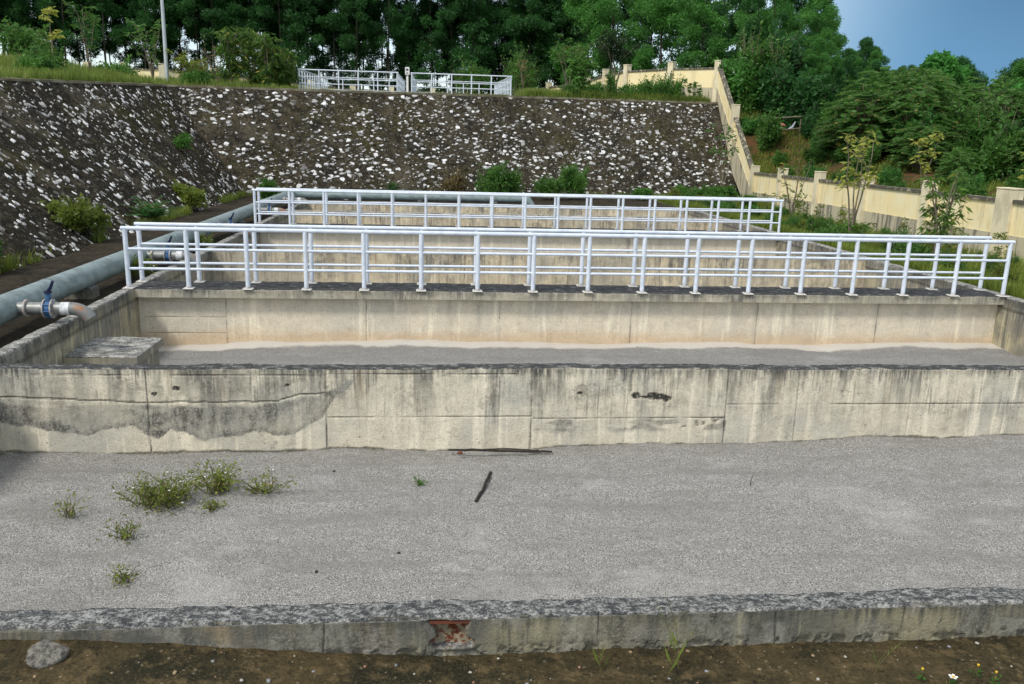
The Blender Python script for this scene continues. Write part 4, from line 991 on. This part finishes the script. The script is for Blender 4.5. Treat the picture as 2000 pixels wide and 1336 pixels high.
for k, (x, y, s_) in enumerate(((20.6, 40, 1.1), (22.5, 42, 1.15), (22.2, 38, .95), (21.2, 35.6, .7), (24.5, 42, 1.1), (25.5, 37, .75), (23.5, 33, .6), (28, 42, .9), (28, 35, .55), (26, 46, 1.2), (31, 40, .7), (22, 30, .5), (26, 29.5, .5), (20.3, 31.5, .45))):
    place(fb[k % 3], (x, y, float(hH(x, y))-.1), rnd.uniform(0, 6.28), s_, k < 3)
bb = make_bush('climbing_bush', 240, 1.5, 1.6, 3.6, 9000, .2, L_shrub, 'tall light green bush just beyond the climbing yellow wall', None)
bb.location = (18.6, 49., float(hH(18.6, 49.))-.4)
bb = make_bush('climbing_bush', 241, .7, 1.3, 1.6, 4200, .2, L_shrub, 'light green bush low beside the middle post of the climbing yellow wall', None)
bb.location = (17.9, 45.2, float(hH(17.9, 45.2))-.2)

# --- saplings
def sapling(name, seed, H, spread, nst, crown0, per, ll, lw, mat, lab, cat='sapling', group=None, droop=-.3, tr=.03, bark=None, subs=4, lean=(0, 0)):
    """thin-stemmed plant: stems, side twigs, and whorls of long leaves at twig ends"""
    rg = np.random.RandomState(seed); root = empty(name, (0, 0, 0), lab, cat, group); m = MB(); tips = []
    for s_ in range(nst):
        a = 6.28*s_/nst+rg.uniform(-.5, .5); sp__ = spread*rg.uniform(.35, .9) if nst > 1 else spread*.1; hh = H*rg.uniform(.8, 1.)
        pts = [Vector((math.cos(a)*sp__*q**1.4+lean[0]*q, math.sin(a)*sp__*q**1.4+lean[1]*q, hh*q-(.1 if q == 0 else 0)))+Vector(rg.normal(size=3)*.015*H*q) for q in np.linspace(0, 1, 7)]
        m.tube(pts, [tr*(1-.75*q) for q in np.linspace(0, 1, 7)], 6, cap=False)
        for k in range(subs):
            q = rg.uniform(crown0, 1.); i = min(int(q*6), 5); b = pts[i].lerp(pts[i+1], q*6-i); a2 = rg.uniform(0, 6.28); ln = spread*rg.uniform(.3, .8)
            e_ = b+Vector((math.cos(a2)*ln, math.sin(a2)*ln, ln*rg.uniform(.3, 1.)))
            m.tube([b, (b+e_)/2+Vector((0, 0, -.05*ln)), e_], [tr*.35, tr*.25, tr*.12], 5, cap=False); tips.append(e_); tips.append((b+e_)/2)
        tips.append(pts[-1])
    m.build('stem', bark or M_bark, root)
    Cs, Ds = [], []
    for t_ in tips:
        for k in range(per):
            a = rg.uniform(0, 6.28); Cs.append(tuple(t_+Vector(rg.normal(size=3)*.05*ll/.15)*.6)); Ds.append((math.cos(a), math.sin(a), droop+rg.uniform(-.5, .6)))
    L = ll*rg.uniform(.6, 1.2, len(Cs))
    f = foliage_mesh('leaves', np.array(Cs), L, L*lw/ll, np.array(Ds), mat, rg); f.parent = root
    return root
def at_loc(o, x, y, z, rz=0): o.location = (x, y, z); o.rotation_euler = (0, 0, rz)
# along the yellow wall
at_loc(sapling('mango_sapling', 301, 2.6, .45, 4, .1, 11, .26, .06, L_mango, 'stunted mango sapling with dark hanging leaves, nearest along the yellow wall', subs=5, droop=-.7, tr=.05), 12.75, 20.2, -.44)
at_loc(sapling('yellowing_sapling', 302, 3.8, .62, 4, .55, 6, .22, .065, L_yellow, 'tall thin sapling with yellow leaves against the dark thicket', subs=5, droop=-.4, tr=.035), 12.0, 23.3, -.4)
at_loc(sapling('mango_shoot', 303, .9, .35, 4, .1, 10, .22, .055, L_mango, 'low tuft of yellow-green drooping leaves at the foot of the tall yellow sapling', cat='shoot', subs=2, droop=-.7, tr=.02), 12.1, 23.1, -.4)
at_loc(sapling('thin_sapling', 304, 2.7, .7, 5, .3, 5, .2, .06, L_mango, 'thin nearly bare sapling before the second post of the low yellow wall', subs=3, droop=-.5, tr=.028), 14.0, 32, -.44)
at_loc(sapling('thin_sapling', 305, 3.6, .8, 4, .25, 6, .26, .08, L_shrub, 'thin leafy sapling before the foot of the climbing yellow wall', subs=3, droop=-.4, tr=.03), 14.4, 41.5, .1)
at_loc(sapling('yellowing_sapling', 306, 2.3, .5, 2, .35, 7, .22, .07, L_yellow, 'pale yellow sapling standing just beyond the low yellow wall', subs=6, droop=-.3, tr=.03), 18.1, 30.2, 1.1)
at_loc(sapling('yellowing_sapling', 307, 2.1, .5, 2, .3, 8, .22, .07, L_yellow, 'yellow-leaved sapling cut by the right-hand frame edge', subs=6, droop=-.3, tr=.03), 18.35, 24.6, 1.0)
# on the plateau
def pl(o, x, y, rz=0): at_loc(o, x, y, float(hP(x, y))-.05, rz)
pl(sapling('bare_sapling', 311, 3.0, .5, 1, .5, 9, .3, .12, L_yellow, 'bare pale sapling with a few yellow leaves at the far left of the plateau', subs=5, tr=.05), -17.2, 42)
pl(sapling('plateau_sapling', 312, 3.2, .9, 3, .4, 8, .26, .08, L_bush, 'thin-stemmed green sapling left of the lamp post', subs=6, tr=.04), -17.1, 46)
pl(sapling('plateau_sapling', 313, 3.1, .9, 4, .3, 10, .24, .08, L_bush, 'grey-stemmed leafy sapling just left of the lamp post', subs=5, tr=.05), -15.0, 49)
for i, (x, y, h_) in enumerate(((-9.9, 44.6, 2.9), (-9.0, 45.6, 2.7), (-8.1, 44.7, 2.5), (-7.5, 45.6, 1.9))):
    pl(sapling('mango_tree', 320+i, h_, .75, 4, .12, 13, .36, .08, L_mango, ('tallest slim mango tree of the clump left of the white railings', 'leafy mango tree in the middle of the clump left of the white railings', 'broad mango tree of the clump, second from the white railings', 'short mango tree standing next to the white railings')[i], 'tree', subs=8, droop=-.7, tr=.05), x, y)
pl(sapling('twiggy_sapling', 325, 1.9, 1.0, 7, .3, 3, .2, .06, L_dry, 'leafless twiggy sapling between the lamp post and the mango trees', subs=4, tr=.03), -10.9, 46)
pl(sapling('plateau_shrub', 326, 1.5, .9, 6, .2, 14, .2, .07, L_weed, 'olive green shrub immediately right of the lamp post', 'shrub', subs=6, tr=.03), -12.4, 46.5)
pl(sapling('bushy_sapling', 327, 2.1, .8, 4, .1, 26, .26, .09, L_shrub, 'bright green bushy sapling on the wall top right of the white railings', subs=8, tr=.04), 8.2, 48.5)
pl(sapling('dark_topped_tree', 328, 3.4, 1.0, 3, .72, 26, .34, .06, L_dark, 'slim pale-stemmed tree with a dark drooping crown before the curving yellow wall', 'tree', subs=7, droop=-.9, tr=.07), 10.35, 49.3)
pl(sapling('bare_stemmed_tree', 329, 3.8, 1.4, 5, .7, 10, .3, .1, L_bush, 'several bare pale stems rising left of the dark-topped tree', 'tree', subs=4, tr=.05), 8.9, 57)
pl(sapling('bare_sapling', 330, 2.0, .4, 4, .4, 3, .2, .05, L_dry, 'grey leafless sapling right of the last white railing', subs=4, tr=.025), 5.1, 49.5)
for i, (x, y, h_) in enumerate(((-20.5, 47, 1.9), (-22.5, 52, 2.2), (-19, 55, 1.3), (-14, 58, 1.1), (-10.2, 60, 2.0), (5.8, 62, 2.6), (7, 66, 2.8), (-24, 45, 1.9), (3, 68, 2.4))):
    r_ = make_bush('plateau_bush', 340+i, 1.4, 1.2, h_, 2600, .2, (L_bush, L_weed, L_shrub)[i % 3], ('round green bush cut by the left frame edge, above the rubble slope', 'olive bush beyond the bare sapling at the far left', 'light green bush between the bare sapling and the thin-stemmed one', 'green bush left of the lamp post, in front of the far wall', 'olive bush right of the lamp post, in front of the far wall', 'light green bush just right of the last white railing', 'green bush below the far end of the curving yellow wall', 'low olive bush at the top left corner of the grass', 'bush beyond the right-hand railed pit')[i]); pl(r_, x, y)
for i, (x, y, rx, rz) in enumerate(((-16.1, 38.5, 1.2, 1.0), (-11.3, 43.2, .8, .6), (-15.4, 35.5, .8, .7))):
    r_ = make_bush('plateau_bush', 360+i, rx, rx*.9, rz, 2800, .14, L_bush, ('rounded dark green bush at the rubble edge, left of the lamp', 'small rounded bush at the rubble edge, right of the lamp', 'low green bush at the rubble edge near the left frame side')[i]); pl(r_, x, y)
# weeds at the top right edge of the rubble wall
for i, x in enumerate((7.6, 9.0, 9.8, 11.0, 11.9, 12.6, 13.3, 13.8)):
    y = 41.5+(x+12.2)*.269+.7
    r_ = make_bush('edge_weed', 370+i, .6, .5, (.7, .8, 1.1, .8, 1.0, 1.15, 1.3, 1.2)[i], 1500, .13, (L_bush, L_shrub)[i % 2], 'leafy weed growing on the rubble wall top below the curving yellow wall', 'leafy weeds on the rubble wall top at the right', 'weed'); pl(r_, x, y)
for i, x in enumerate((14.35, 14.7, 15.0, 15.35)):
    y = 41.5+(x+12.2)*.269+.5
    pl(sapling('tall_weed', 380+i, 1.35-.1*(i % 2), .12, 1, .05, 9, .14, .05, L_shrub, 'slim upright weed against the yellow wall corner above the rubble', 'weed', 'slim upright weeds against the yellow wall corner', subs=14, tr=.012), x, y)

for k in range(22):
    x = rnd.uniform(-26, -9.5); y = rnd.uniform(43.5, 57) if x > -12.6 else rnd.uniform(34, 57)
    if k < 3: wp = make_bush('meadow_weed', 760+k, .6, .6, .75, 1300, .12, (L_weed, L_bush, L_shrub)[k], 'small leafy weed clump in the grass of the plateau', 'leafy weed clumps in the plateau grass', 'weed'); wps = (wps+[wp]) if k else [wp]
    place(wps[k % 3], (x, y, float(hP(x, y))-.05), rnd.uniform(0, 6), rnd.uniform(.4, .9), k < 3)
# foot of the rubble walls
def bush_at(seed, x, y, z, rx, rz, n, ls, mat, lab, nm='shrub', cat='shrub', fl=0): 
    o = make_bush(nm, seed, rx, rx*.85, rz, n, ls, mat, lab, None, cat, fl); at_loc(o, x, y, z); return o
bush_at(401, 3.1, 39.4, .0, 1.3, 1.2, 7000, .13, L_shrub, 'round bright green shrub at the middle of the facing rubble wall foot')
bush_at(402, 6.75, 40.3, .0, .8, 1.15, 4200, .13, L_shrub, 'narrow bright green shrub to the right of the round one at the rubble foot')
bush_at(403, 5.5, 39.8, .0, .8, .8, 2000, .13, L_shrub, 'low green shrub between the two brighter shrubs at the rubble foot')
bush_at(404, 1.2, 39.6, .0, .8, 1.0, 1500, .16, L_dry, 'dry brown shrub left of the round green shrub')
bush_at(405, -6.9, 36.8, -.1, .6, .7, 1500, .13, L_bush, 'small green shrub in the corner where the back pipe starts')
for i, (x, y, s_) in enumerate(((10.2, 41, .6), (12.3, 41.3, .8), (13.6, 41.6, .9), (14.7, 41.3, .9), (13.2, 38.2, .75), (14.9, 39, .6), (12.2, 35.5, .6), (13.5, 35, .6), (15.2, 35.6, .5))):
    bush_at(410+i, x, y, float(strip_z(x, y))+.02, s_*.8, s_*.7, 2200, .13, L_bush, 'green weedy bush in the corner between rubble wall and yellow wall', 'corner_bush', 'bush')['group'] = 'weedy bushes in the corner by the yellow wall'
bush_at(431, -8.7, 21.3, .1, .8, .65, 3200, .12, L_weed, 'olive weedy shrub on the foot of the dark left slope', 'slope_shrub')
bush_at(432, -8.5, 30.6, .05, .7, .6, 2400, .12, L_weed, 'small olive shrub on the left slope beyond the fern')
bush_at(433, -8.35, 16.4, .05, .45, .5, 1500, .09, L_bush, 'low green plant at the left frame edge on the slope foot')
bush_at(434, -9.9, 35.6, 1.9, .4, .5, 900, .12, L_bush, 'green plant growing out of the rubble in the corner')
bush_at(435, -5.55, 16.3, -.12, .35, .35, 900, .06, L_weed, 'flowering weed under the second blue valve', 'pipe_weed', 'weed', 14)
bush_at(436, -5.5, 20.6, -.12, .35, .4, 900, .06, L_weed, 'small flowering weed beside the pipe at the third valve', 'pipe_weed', 'weed', 14)
def fern(name, seed, R, H, nf, lab, mat=None):
    rg = np.random.RandomState(seed); root = empty(name, (0, 0, 0), lab, 'fern'); m = MB(); Cs, Ds, Ls = [], [], []
    for k in range(nf):
        a = rg.uniform(0, 6.28); ln = R*rg.uniform(.7, 1.1); el_ = rg.uniform(.5, 1.4)
        d = Vector((math.cos(a)*math.cos(el_), math.sin(a)*math.cos(el_), math.sin(el_)))
        pts = [d*ln*q+Vector((math.cos(a)*.3, math.sin(a)*.3, -.55))*ln*q*q*.7 for q in np.linspace(0, 1, 8)]
        m.tube(pts, [.008*(1-.7*q) for q in np.linspace(0, 1, 8)], 4, cap=False)
        s_ = d.cross(Vector((0, 0, 1))).normalized()
        for q in np.linspace(.12, 1, 26):
            i = min(int(q*7), 6); p = pts[i].lerp(pts[i+1], q*7-i)
            for g_ in (-1, 1): Cs.append(tuple(p)); Ds.append(tuple(s_*g_+d*.4)); Ls.append(.15*R*math.sin(min(1, q*1.4+.15)*math.pi*.95)**.6+.02)
    m.build('stems', M_bark, root); L = np.array(Ls)
    f = foliage_mesh('fronds', np.array(Cs), L, L*.3, np.array(Ds), mat or L_fern, rg); f.parent = root; return root
at_loc(fern('fern', 440, 1.05, 1, 34, 'large green fern at the foot of the dark left slope by the pipe'), -8.15, 25.4, .05)
at_loc(fern('fern', 441, .8, 1, 16, 'small fern at the facing rubble wall foot left of centre'), -1.8, 38.6+.245*6.3, .1)

# --- right-hand strip between basin wall and yellow wall
GW = 'leafy weeds crowding the strip between the basins and the yellow wall'
wb = [make_bush('strip_weed', 450+i, .55, .55, .75+.15*i, 1500, .10, (L_bush, L_weed, L_shrub)[i % 3], 'leafy weed in the overgrown strip beside the right basin wall', GW, 'weed', fl=(0, 6, 10)[i % 3]) for i in range(4)]
used_w = set()
for k in range(130):
    y = 12.5+28*rnd.random()**1.15; x = rnd.uniform(11.15, 15.9); s_ = rnd.uniform(.35, .75)
    if x > 13.4: s_ *= .55
    i = rnd.randrange(4); f = i not in used_w; used_w.add(i)
    place(wb[i], (x, y, float(strip_z(x, y))+.03), rnd.uniform(0, 6.28), s_, f, STRIP[0 if y < 17 else (1 if y < 27 else 2)])
tw = [sapling('tall_weed', 470+i, 1.3+.15*i, .2, 2, .05, 7, .12, .045, L_weed, 'slim tall weed standing before the grey plinth of the low yellow wall', 'weed', 'slim tall weeds before the plinth of the low yellow wall', subs=12, tr=.01) for i in range(3)]
for k, (x, y) in enumerate(((14.6, 22.6), (14.9, 24.2), (15.2, 26.1), (14.4, 28.3), (14.8, 29.6), (13.8, 31), (15.2, 33.5), (14.6, 36), (11.9, 15.6), (11.6, 17.6), (13.4, 18.4), (12.3, 18.9), (15.3, 38), (14.9, 20.9), (15.4, 30.6), (15.0, 31.9))):
    place(tw[k % 3], (x, y, float(strip_z(x, y))+.03), rnd.uniform(0, 6.28), rnd.uniform(.6, .95), k < 3)

# --- ground cover (stuff)
def grass(name, pts, hmin, hmax, wdt, mat, lab, seed, lean=.35):
    rg = np.random.RandomState(seed); n = len(pts); a = rg.uniform(0, 6.28, n); h = rg.uniform(hmin, hmax, n)
    d = np.stack([np.cos(a), np.sin(a), 0*a], 1); s_ = np.stack([-np.sin(a+.4), np.cos(a+.4), 0*a], 1)*(wdt*rg.uniform(.6, 1.3, n))[:, None]
    le = lean*rg.rand(n)*h
    b0 = pts-s_/2; b1 = pts+s_/2; mid = pts+d*(le*.35)[:, None]+np.array([0, 0, 1])*(h*.6)[:, None]
    tp = pts+d*le[:, None]+np.array([0, 0, 1])*h[:, None]
    V = np.stack([b0, b1, mid+s_*.35, mid-s_*.35, tp], 1).reshape(-1, 3); k = np.arange(n)*5
    F = np.concatenate([np.stack([k, k+1, k+2, k+3], 1), np.stack([k+3, k+2, k+4, k+4], 1)])
    me = bpy.data.meshes.new(name); me.from_pydata(V.tolist(), [], [tuple(f) if f[2] != f[3] else tuple(f[:3]) for f in F.tolist()])
    t = np.clip(rg.rand(n)*.75+.5*(fbm(pts[:, 0]*.5, pts[:, 1]*.5, seed)-.4), 0, 1)
    me.materials.append(mat); at_ = me.attributes.new('tint', 'FLOAT', 'POINT'); at_.data.foreach_set('value', np.repeat(t, 5).astype(np.float32)); me.update()
    return tag(link(me, name), lab, 'grass', kind='stuff')
def scatter(n, seed, fx, fz):
    rg = np.random.RandomState(seed); p = fx(rg, n); return np.concatenate([p, fz(p[:, 0], p[:, 1])[:, None]], 1)
def f_plateau_l(rg, n):
    y = 20+48*rg.rand(n)**1.0; x = -12.5-(41.5-np.minimum(y, 41.5))*.06-.35-22*rg.rand(n)**1.6
    x = np.where(y > 42, -9-26*rg.rand(n), x); return np.stack([x, y], 1)
grass('grass', scatter(70000, 11, f_plateau_l, hP), .12, .5, .03, L_grass, 'rough yellow-green grass on the plateau left of the railings', 21)
def f_plateau_r(rg, n):
    x = 5+11*rg.rand(n); e = 41.5+(x+12.2)*.269; y = e+.2+7*rg.rand(n)**1.5; k = (x+y*.0 < 16.2) & ~((y > 49.5+(16.5-x)*.9)); return np.stack([x, y], 1)[k]
grass('grass', scatter(26000, 12, f_plateau_r, hP), .15, .5, .03, L_grass, 'rough grass on the rubble wall top below the curving yellow wall', 22)
def f_edge(rg, n):
    x = -12+28*rg.rand(n); e = 41.5+(x+12.2)*.269; k = (x < -6.9) | (x > 4.3) | (rg.rand(n) < .05); return np.stack([x, e+.05+.5*rg.rand(n)], 1)[k]
grass('grass', scatter(5000, 13, f_edge, hP), .06, .25, .025, L_grass, 'short grass fringe along the rubble wall coping', 23)
def f_strip(rg, n): return np.stack([10.9+5.4*rg.rand(n)**1.5, 11+31*rg.rand(n)], 1)
grass('grass', scatter(42000, 14, f_strip, lambda x, y: strip_z(x, y)+.01), .1, .38, .022, L_weed, 'weedy grass of the strip beside the right basin wall', 24, .6)
def f_hill(rg, n): return np.stack([16.75+26*rg.rand(n)**1.5, 18+34*rg.rand(n)], 1)
_p = scatter(60000, 15, f_hill, hH); _k = (fbm(_p[:, 0]*.35, _p[:, 1]*.35, 8) > .40) | (_p[:, 0] > 23)
grass('grass', _p[_k], .1, .34, .05, L_weed, 'tangled undergrowth on the slope behind the low yellow wall', 25, .6)
def f_foot(rg, n):
    t = rg.rand(n); side = rg.rand(n) < .45
    x = np.where(side, -8.0-.3*rg.rand(n), -8+24*t); y = np.where(side, 14+24*t, 38.5+(-8+24*t+8.15)*.2439-.5*rg.rand(n)); 
    k = fbm(x*.6, y*.6, 44) > .52; return np.stack([x, y], 1)[k]
grass('grass', scatter(9000, 16, f_foot, lambda x, y: 0*x-.1), .08, .35, .02, L_weed, 'sparse weeds along the foot of the rubble walls', 26, .7)

# --- weeds growing out of the gravel
def gweed(seed, x, y, R, H, nst, per, lab, fl=0, mat=None):
    rg = np.random.RandomState(seed); z = float(bed_z(np.array(x), np.array(y), 0)); root = empty('gravel_weed', (x, y, z), lab, 'weed'); m = MB(); Cs, Ds = [], []; tips = []
    for k in range(nst):
        a = rg.uniform(0, 6.28); o_ = Vector((rg.normal()*R*.25, rg.normal()*R*.22, 0)); ln = H*rg.uniform(.6, 1.25); sp__ = R*rg.uniform(.2, 1.)
        pts = [o_+Vector((math.cos(a)*sp__*q, math.sin(a)*sp__*q*.8, ln*(q-.25*q*q)))+Vector(rg.normal(size=3)*.012*q) for q in np.linspace(0, 1, 6)]
        m.tube(pts, [.0045*(1-.6*q) for q in np.linspace(0, 1, 6)], 4, cap=False)
        for q in np.linspace(.2, 1, per):
            i = min(int(q*5), 4); p = pts[i].lerp(pts[i+1], q*5-i)
            b = p+Vector((rg.normal()*.035, rg.normal()*.035, rg.normal()*.02)); 
            for u_ in range(2): Cs.append(tuple(b)); Ds.append(tuple(rg.normal(size=3)+np.array([0, 0, .3])))
        tips.append(pts[-1])
    m.build('stems', plain_stem, root); L = .034*rg.uniform(.6, 1.4, len(Cs))
    f = foliage_mesh('leaves', np.array(Cs), L, L*.42, np.array(Ds), mat or L_weed, rg); f.parent = root
    if fl:
        f0 = None
        for i in rg.choice(len(tips), min(fl, len(tips)), replace=False):
            if f0 is None: m = MB(); m.tube([(0, 0, 0), (0, 0, .006)], [.009, .011], 6); f0 = q_ = m.build('flower', M_flower, root)
            else: q_ = f0.copy(); COL.objects.link(q_); q_.parent = root
            q_.location = tips[i]
    return root
plain_stem = plain('weed_stems', (.10, .10, .035), (.12, .07, .03), 20, .8)
gweed(501, -2.62, 8.0, .42, .30, 85, 9, 'wide weedy clump with tiny white flowers, largest on the gravel', 9)
gweed(502, -2.18, 8.25, .26, .32, 48, 8, 'upright weed clump right behind the largest one, close to the high wall', 4)
gweed(503, -1.72, 8.2, .27, .22, 24, 7, 'sparse weed at the right end of the weed clump', 2)
gweed(504, -2.12, 7.82, .08, .09, 14, 5, 'tiny tuft in front of the large weed clump')
gweed(505, -3.36, 7.68, .22, .22, 10, 6, 'thin straggly weed farthest left on the gravel')
gweed(506, -2.72, 7.22, .22, .16, 14, 6, 'small low weed in front of the large weed clump')
gweed(507, -2.48, 6.5, .15, .12, 12, 6, 'small weed nearest the viewer on the gravel', 0, L_weed)
gweed(508, -.12, 8.35, .05, .06, 9, 4, 'tiny bright green seedling alone on the gravel', 0, L_shrub)

# sticks on the gravel
def stick(P, r, lab, seed, mat=M_stick):
    rg = np.random.RandomState(seed); m = MB(); P = [Vector(p) for p in P]; pts = []
    for i in range(len(P)-1):
        for q in np.linspace(0, 1, 7)[:-1]: pts.append(P[i].lerp(P[i+1], q)+Vector(rg.normal(size=3)*r*.25))
    pts.append(P[-1]); m.tube(pts, [r*rg.uniform(.8, 1.15) for _ in pts], 8)
    return tag(m.build('stick', mat), lab, 'stick')
zb = -.955
stick([(.64, 8.56, zb+.01), (.56, 8.2, zb+.01), (.45, 7.82, zb)], .018, 'short thick black stick lying alone on the gravel', 1)
stick([(.2, 9.24, zb+.02), (.75, 9.17, zb+.025), (1.4, 9.13, zb+.02)], .013, 'long thin black stick lying at the foot of the high wall', 2)
stick([(.42, 9.20, zb+.015), (.8, 9.2, zb+.04), (1.25, 9.16, zb+.03)], .008, 'thinner twig lying against the long stick at the wall foot', 3)
m = MB(); m.tube([(.30, 9.16, zb), (.335, 9.15, zb+.015), (.36, 9.15, zb+.005)], [.008, .022, .01], 7); tag(m.build('red_scrap', M_rust), 'tiny red-brown scrap beside the long black stick', 'scrap')
m = MB(); m.tube([(3.38, 8.08, zb-.01), (3.41, 8.14, zb+.05), (3.45, 8.2, zb+.09)], [.004, .004, .002], 5); tag(m.build('dry_stalk', M_stick), 'single thin dry stalk poking up from the gravel on the right', 'stalk')

# foreground: rock, pebbles, stalks, flowers
def rock(name, c, sx, sy, sz, seed, mat, lab, cat='rock', group=None, lv=3):
    import bmesh
    bm = bmesh.new(); bmesh.ops.create_icosphere(bm, subdivisions=lv, radius=1)
    rg = np.random.RandomState(seed); pl_ = [(Vector(rg.normal(size=3)).normalized(), rg.uniform(.62, .9)) for _ in range(11)]
    for v_ in bm.verts:
        p = v_.co.copy()
        for n_, d_ in pl_:
            q = p.dot(n_)
            if q > d_: p -= n_*(q-d_)
        j = float(fbm(p.x*4+seed, p.y*4+p.z*3, seed))-.5; p *= 1+.07*j
        v_.co = (p.x*sx, p.y*sy, p.z*sz)
    me = bpy.data.meshes.new(name); bm.to_mesh(me); bm.free(); me.materials.append(mat)
    o = link(me, name); o.location = c; o.rotation_euler = (0, 0, rg.uniform(0, 6)); return tag(o, lab, cat, group)
gz = lambda x, y: float(near_z(np.array([x]), np.array([y]))[0])
rock('rock', (-1.96, 4.02, gz(-1.96, 4.02)+.02), .115, .10, .06, 4, M_rock, 'fist-shaped grey rock lying on the soil at the lower left', lv=4)
for i, (x, y) in enumerate(((-.28, 6.8), (-1.05, 8.7), (-.95, 6.5))):
    rock('dark_pebble', (x, y, float(bed_z(np.array(x), np.array(y), 0))+.006), .018, .015, .012, 90+i, M_stick, ('dark pebble in the middle of the nearest gravel', 'dark pebble on the gravel near the high wall, left of the seedling', 'dark pebble on the gravel towards the lower left')[i], 'pebble', None, 2)
M_peb = [plain('pebble_%s' % n_, c, None, 30, .8) for n_, c in (('white', (.40, .38, .33)), ('tan', (.28, .21, .12)), ('pink', (.34, .18, .12)), ('grey', (.24, .25, .26)))]
rp = np.random.RandomState(5); pm_ = MB()
gp = 'small loose pebbles on the foreground soil'
p0 = [rock('pebble', (0, 0, 0), .012, .010, .007, 20+i, M_peb[i], 'small %s pebble on the soil in front of the nearest wall' % ('white', 'tan', 'pinkish', 'grey')[i], 'pebble', gp+' (%s)' % ('white', 'tan', 'pinkish', 'grey')[i], 1) for i in range(4)]
for k in range(110):
    x = rp.uniform(-2.3, 3.4); y = rp.uniform(3.55, 4.14); i = rp.choice([0, 1, 1, 1, 2, 3, 3]) if x < 1.5 else rp.choice([0, 1, 1, 3])
    if k < 4: i = k; o = p0[k]
    else: o = p0[i].copy(); COL.objects.link(o)
    s_ = .3+1.*rp.rand()**2; o.location = (x, y, gz(x, y)+.001); o.scale = (s_, s_, s_); o.rotation_euler = (0, 0, rp.uniform(0, 6))
for i, (x, y, s_, k) in enumerate(((-.83, 3.9, 1.5, 3), (-.96, 3.88, 1.2, 0), (-1.3, 3.92, 1.3, 1))):
    o = p0[k].copy(); COL.objects.link(o); o.location = (x, y, gz(x, y)+.006); o.scale = (s_,)*3
def stalk(x, y, H, lean, seed, lab, n=1):
    rg = np.random.RandomState(seed); root = empty('grass_stalk', (x, y, gz(x, y)), lab, 'grass stalk'); m = MB(); C_, D_ = [], []
    for k in range(n):
        a = rg.uniform(-.05, .05); pts = [Vector((lean*q*q+a*q, .02*q, H*q*(1-.15*k))) for q in np.linspace(0, 1, 8)]
        m.tube(pts, [.0022*(1-.6*q) for q in np.linspace(0, 1, 8)], 5, cap=False)
        for q in np.linspace(.55, 1, 14): i = min(int(q*7), 6); C_.append(tuple(pts[i].lerp(pts[i+1], q*7-i))); D_.append((rg.normal()*.4, rg.normal()*.3, 1))
        C_.append(tuple(pts[1])); D_.append((.5, 0, 1.2)); C_.append(tuple(pts[2])); D_.append((-.5, .1, 1.2))
    m.build('stem', plain_stem, root); L = np.array([.028]*len(C_)); 
    for k in range(n): L[(k+1)*16-2:(k+1)*16] = .13
    f = foliage_mesh('leaves', np.array(C_), L, L*.12+.001, np.array(D_), L_grass, rg); f.parent = root
stalk(1.36, 3.98, .44, -.10, 3, 'tall leaning grass stalk before the wall, right of centre', 2)
stalk(1.28, 3.9, .25, .08, 4, 'shorter dry grass stalk leaning right beside the tall one')
stalk(.92, 3.95, .13, .04, 5, 'short green blade below the wall near the middle')
stalk(2.42, 3.85, .2, .14, 6, 'grass stalk leaning right near the lower right corner')
def daisy(x, y, h, seed, lab, yel=False):
    root = empty('wildflower', (x, y, gz(x, y)), lab, 'wildflower'); m = MB(); m.tube([(0, 0, 0), (.004, 0, h*.5), (0, .004, h)], .0018, 5); m.build('stem', plain_stem, root)
    m = MB()
    if not yel:
        for k in range(5):
            a = 6.28*k/5+seed; u_ = Vector((math.cos(a), math.sin(a), .15)); s_ = Vector((-math.sin(a), math.cos(a), 0)); c = Vector((0, 0, h))
            m.add([c+u_*.004, c+u_*.014+s_*.009, c+u_*.024+s_*.005, c+u_*.024-s_*.005, c+u_*.014-s_*.009], [(0, 1, 2, 3, 4)])
        m.build('petals', M_flower, root)
    m = MB(); m.tube([(0, 0, h-.004), (0, 0, h+.005)], [.006, .0075], 8); m.build('flower_head', M_fyel, root)
    rg = np.random.RandomState(seed); n = 12; C_ = np.stack([rg.normal(size=n)*.01, rg.normal(size=n)*.01, rg.uniform(0, h*.7, n)], 1); L = np.full(n, .03)
    f = foliage_mesh('leaves', C_, L, L*.4, rg.normal(size=(n, 3))+np.array([0, 0, .4]), L_bush, rg); f.parent = root
daisy(2.80, 3.74, .06, 1, 'white-petalled wildflower at the lower right corner')
daisy(1.92, 3.68, .05, 2, 'small yellow flower head at the bottom edge, right of centre', True)
daisy(2.66, 3.80, .07, 3, 'yellow flower head just left of the white wildflower', True)
daisy(2.98, 3.80, .08, 4, 'yellow flower bud just right of the white wildflower', True)
daisy(3.06, 3.76, .07, 5, 'rightmost yellow flower bud at the lower right corner', True)

# stick shelter on the hillside
sh = empty('stick_shelter', (18.75, 45.2, float(hH(18.75, 45.2))+.15), 'rough stick frame with cloth scraps on the bare red bank', 'shelter')
m = MB(); m.tube([(-1.0, 0, .95), (1.05, 0, 1.12)], .045, 7); m.build('ridge_pole', M_bark, sh)
for x in (-.95, 1.0):
    m = MB(); m.tube([(x, 0, -.4), (x, .05, 1.0)], .045, 7); m.build('prop', M_bark, sh)
m = MB(); m.tube([(-.4, -.1, .35), (.9, -.1, .5)], .04, 6); m.build('cross_pole', M_bark, sh)
m = MB(); m.tube([(-.25, 0, .5), (-.05, 0, .66), (.15, 0, .62)], [.05, .12, .05], 8); m.build('cloth', M_cloth, sh)
m = MB(); m.tube([(.3, 0, .42), (.55, 0, .55), (.7, 0, .85)], [.04, .08, .03], 8); m.build('plastic_sheet', M_sheet, sh)
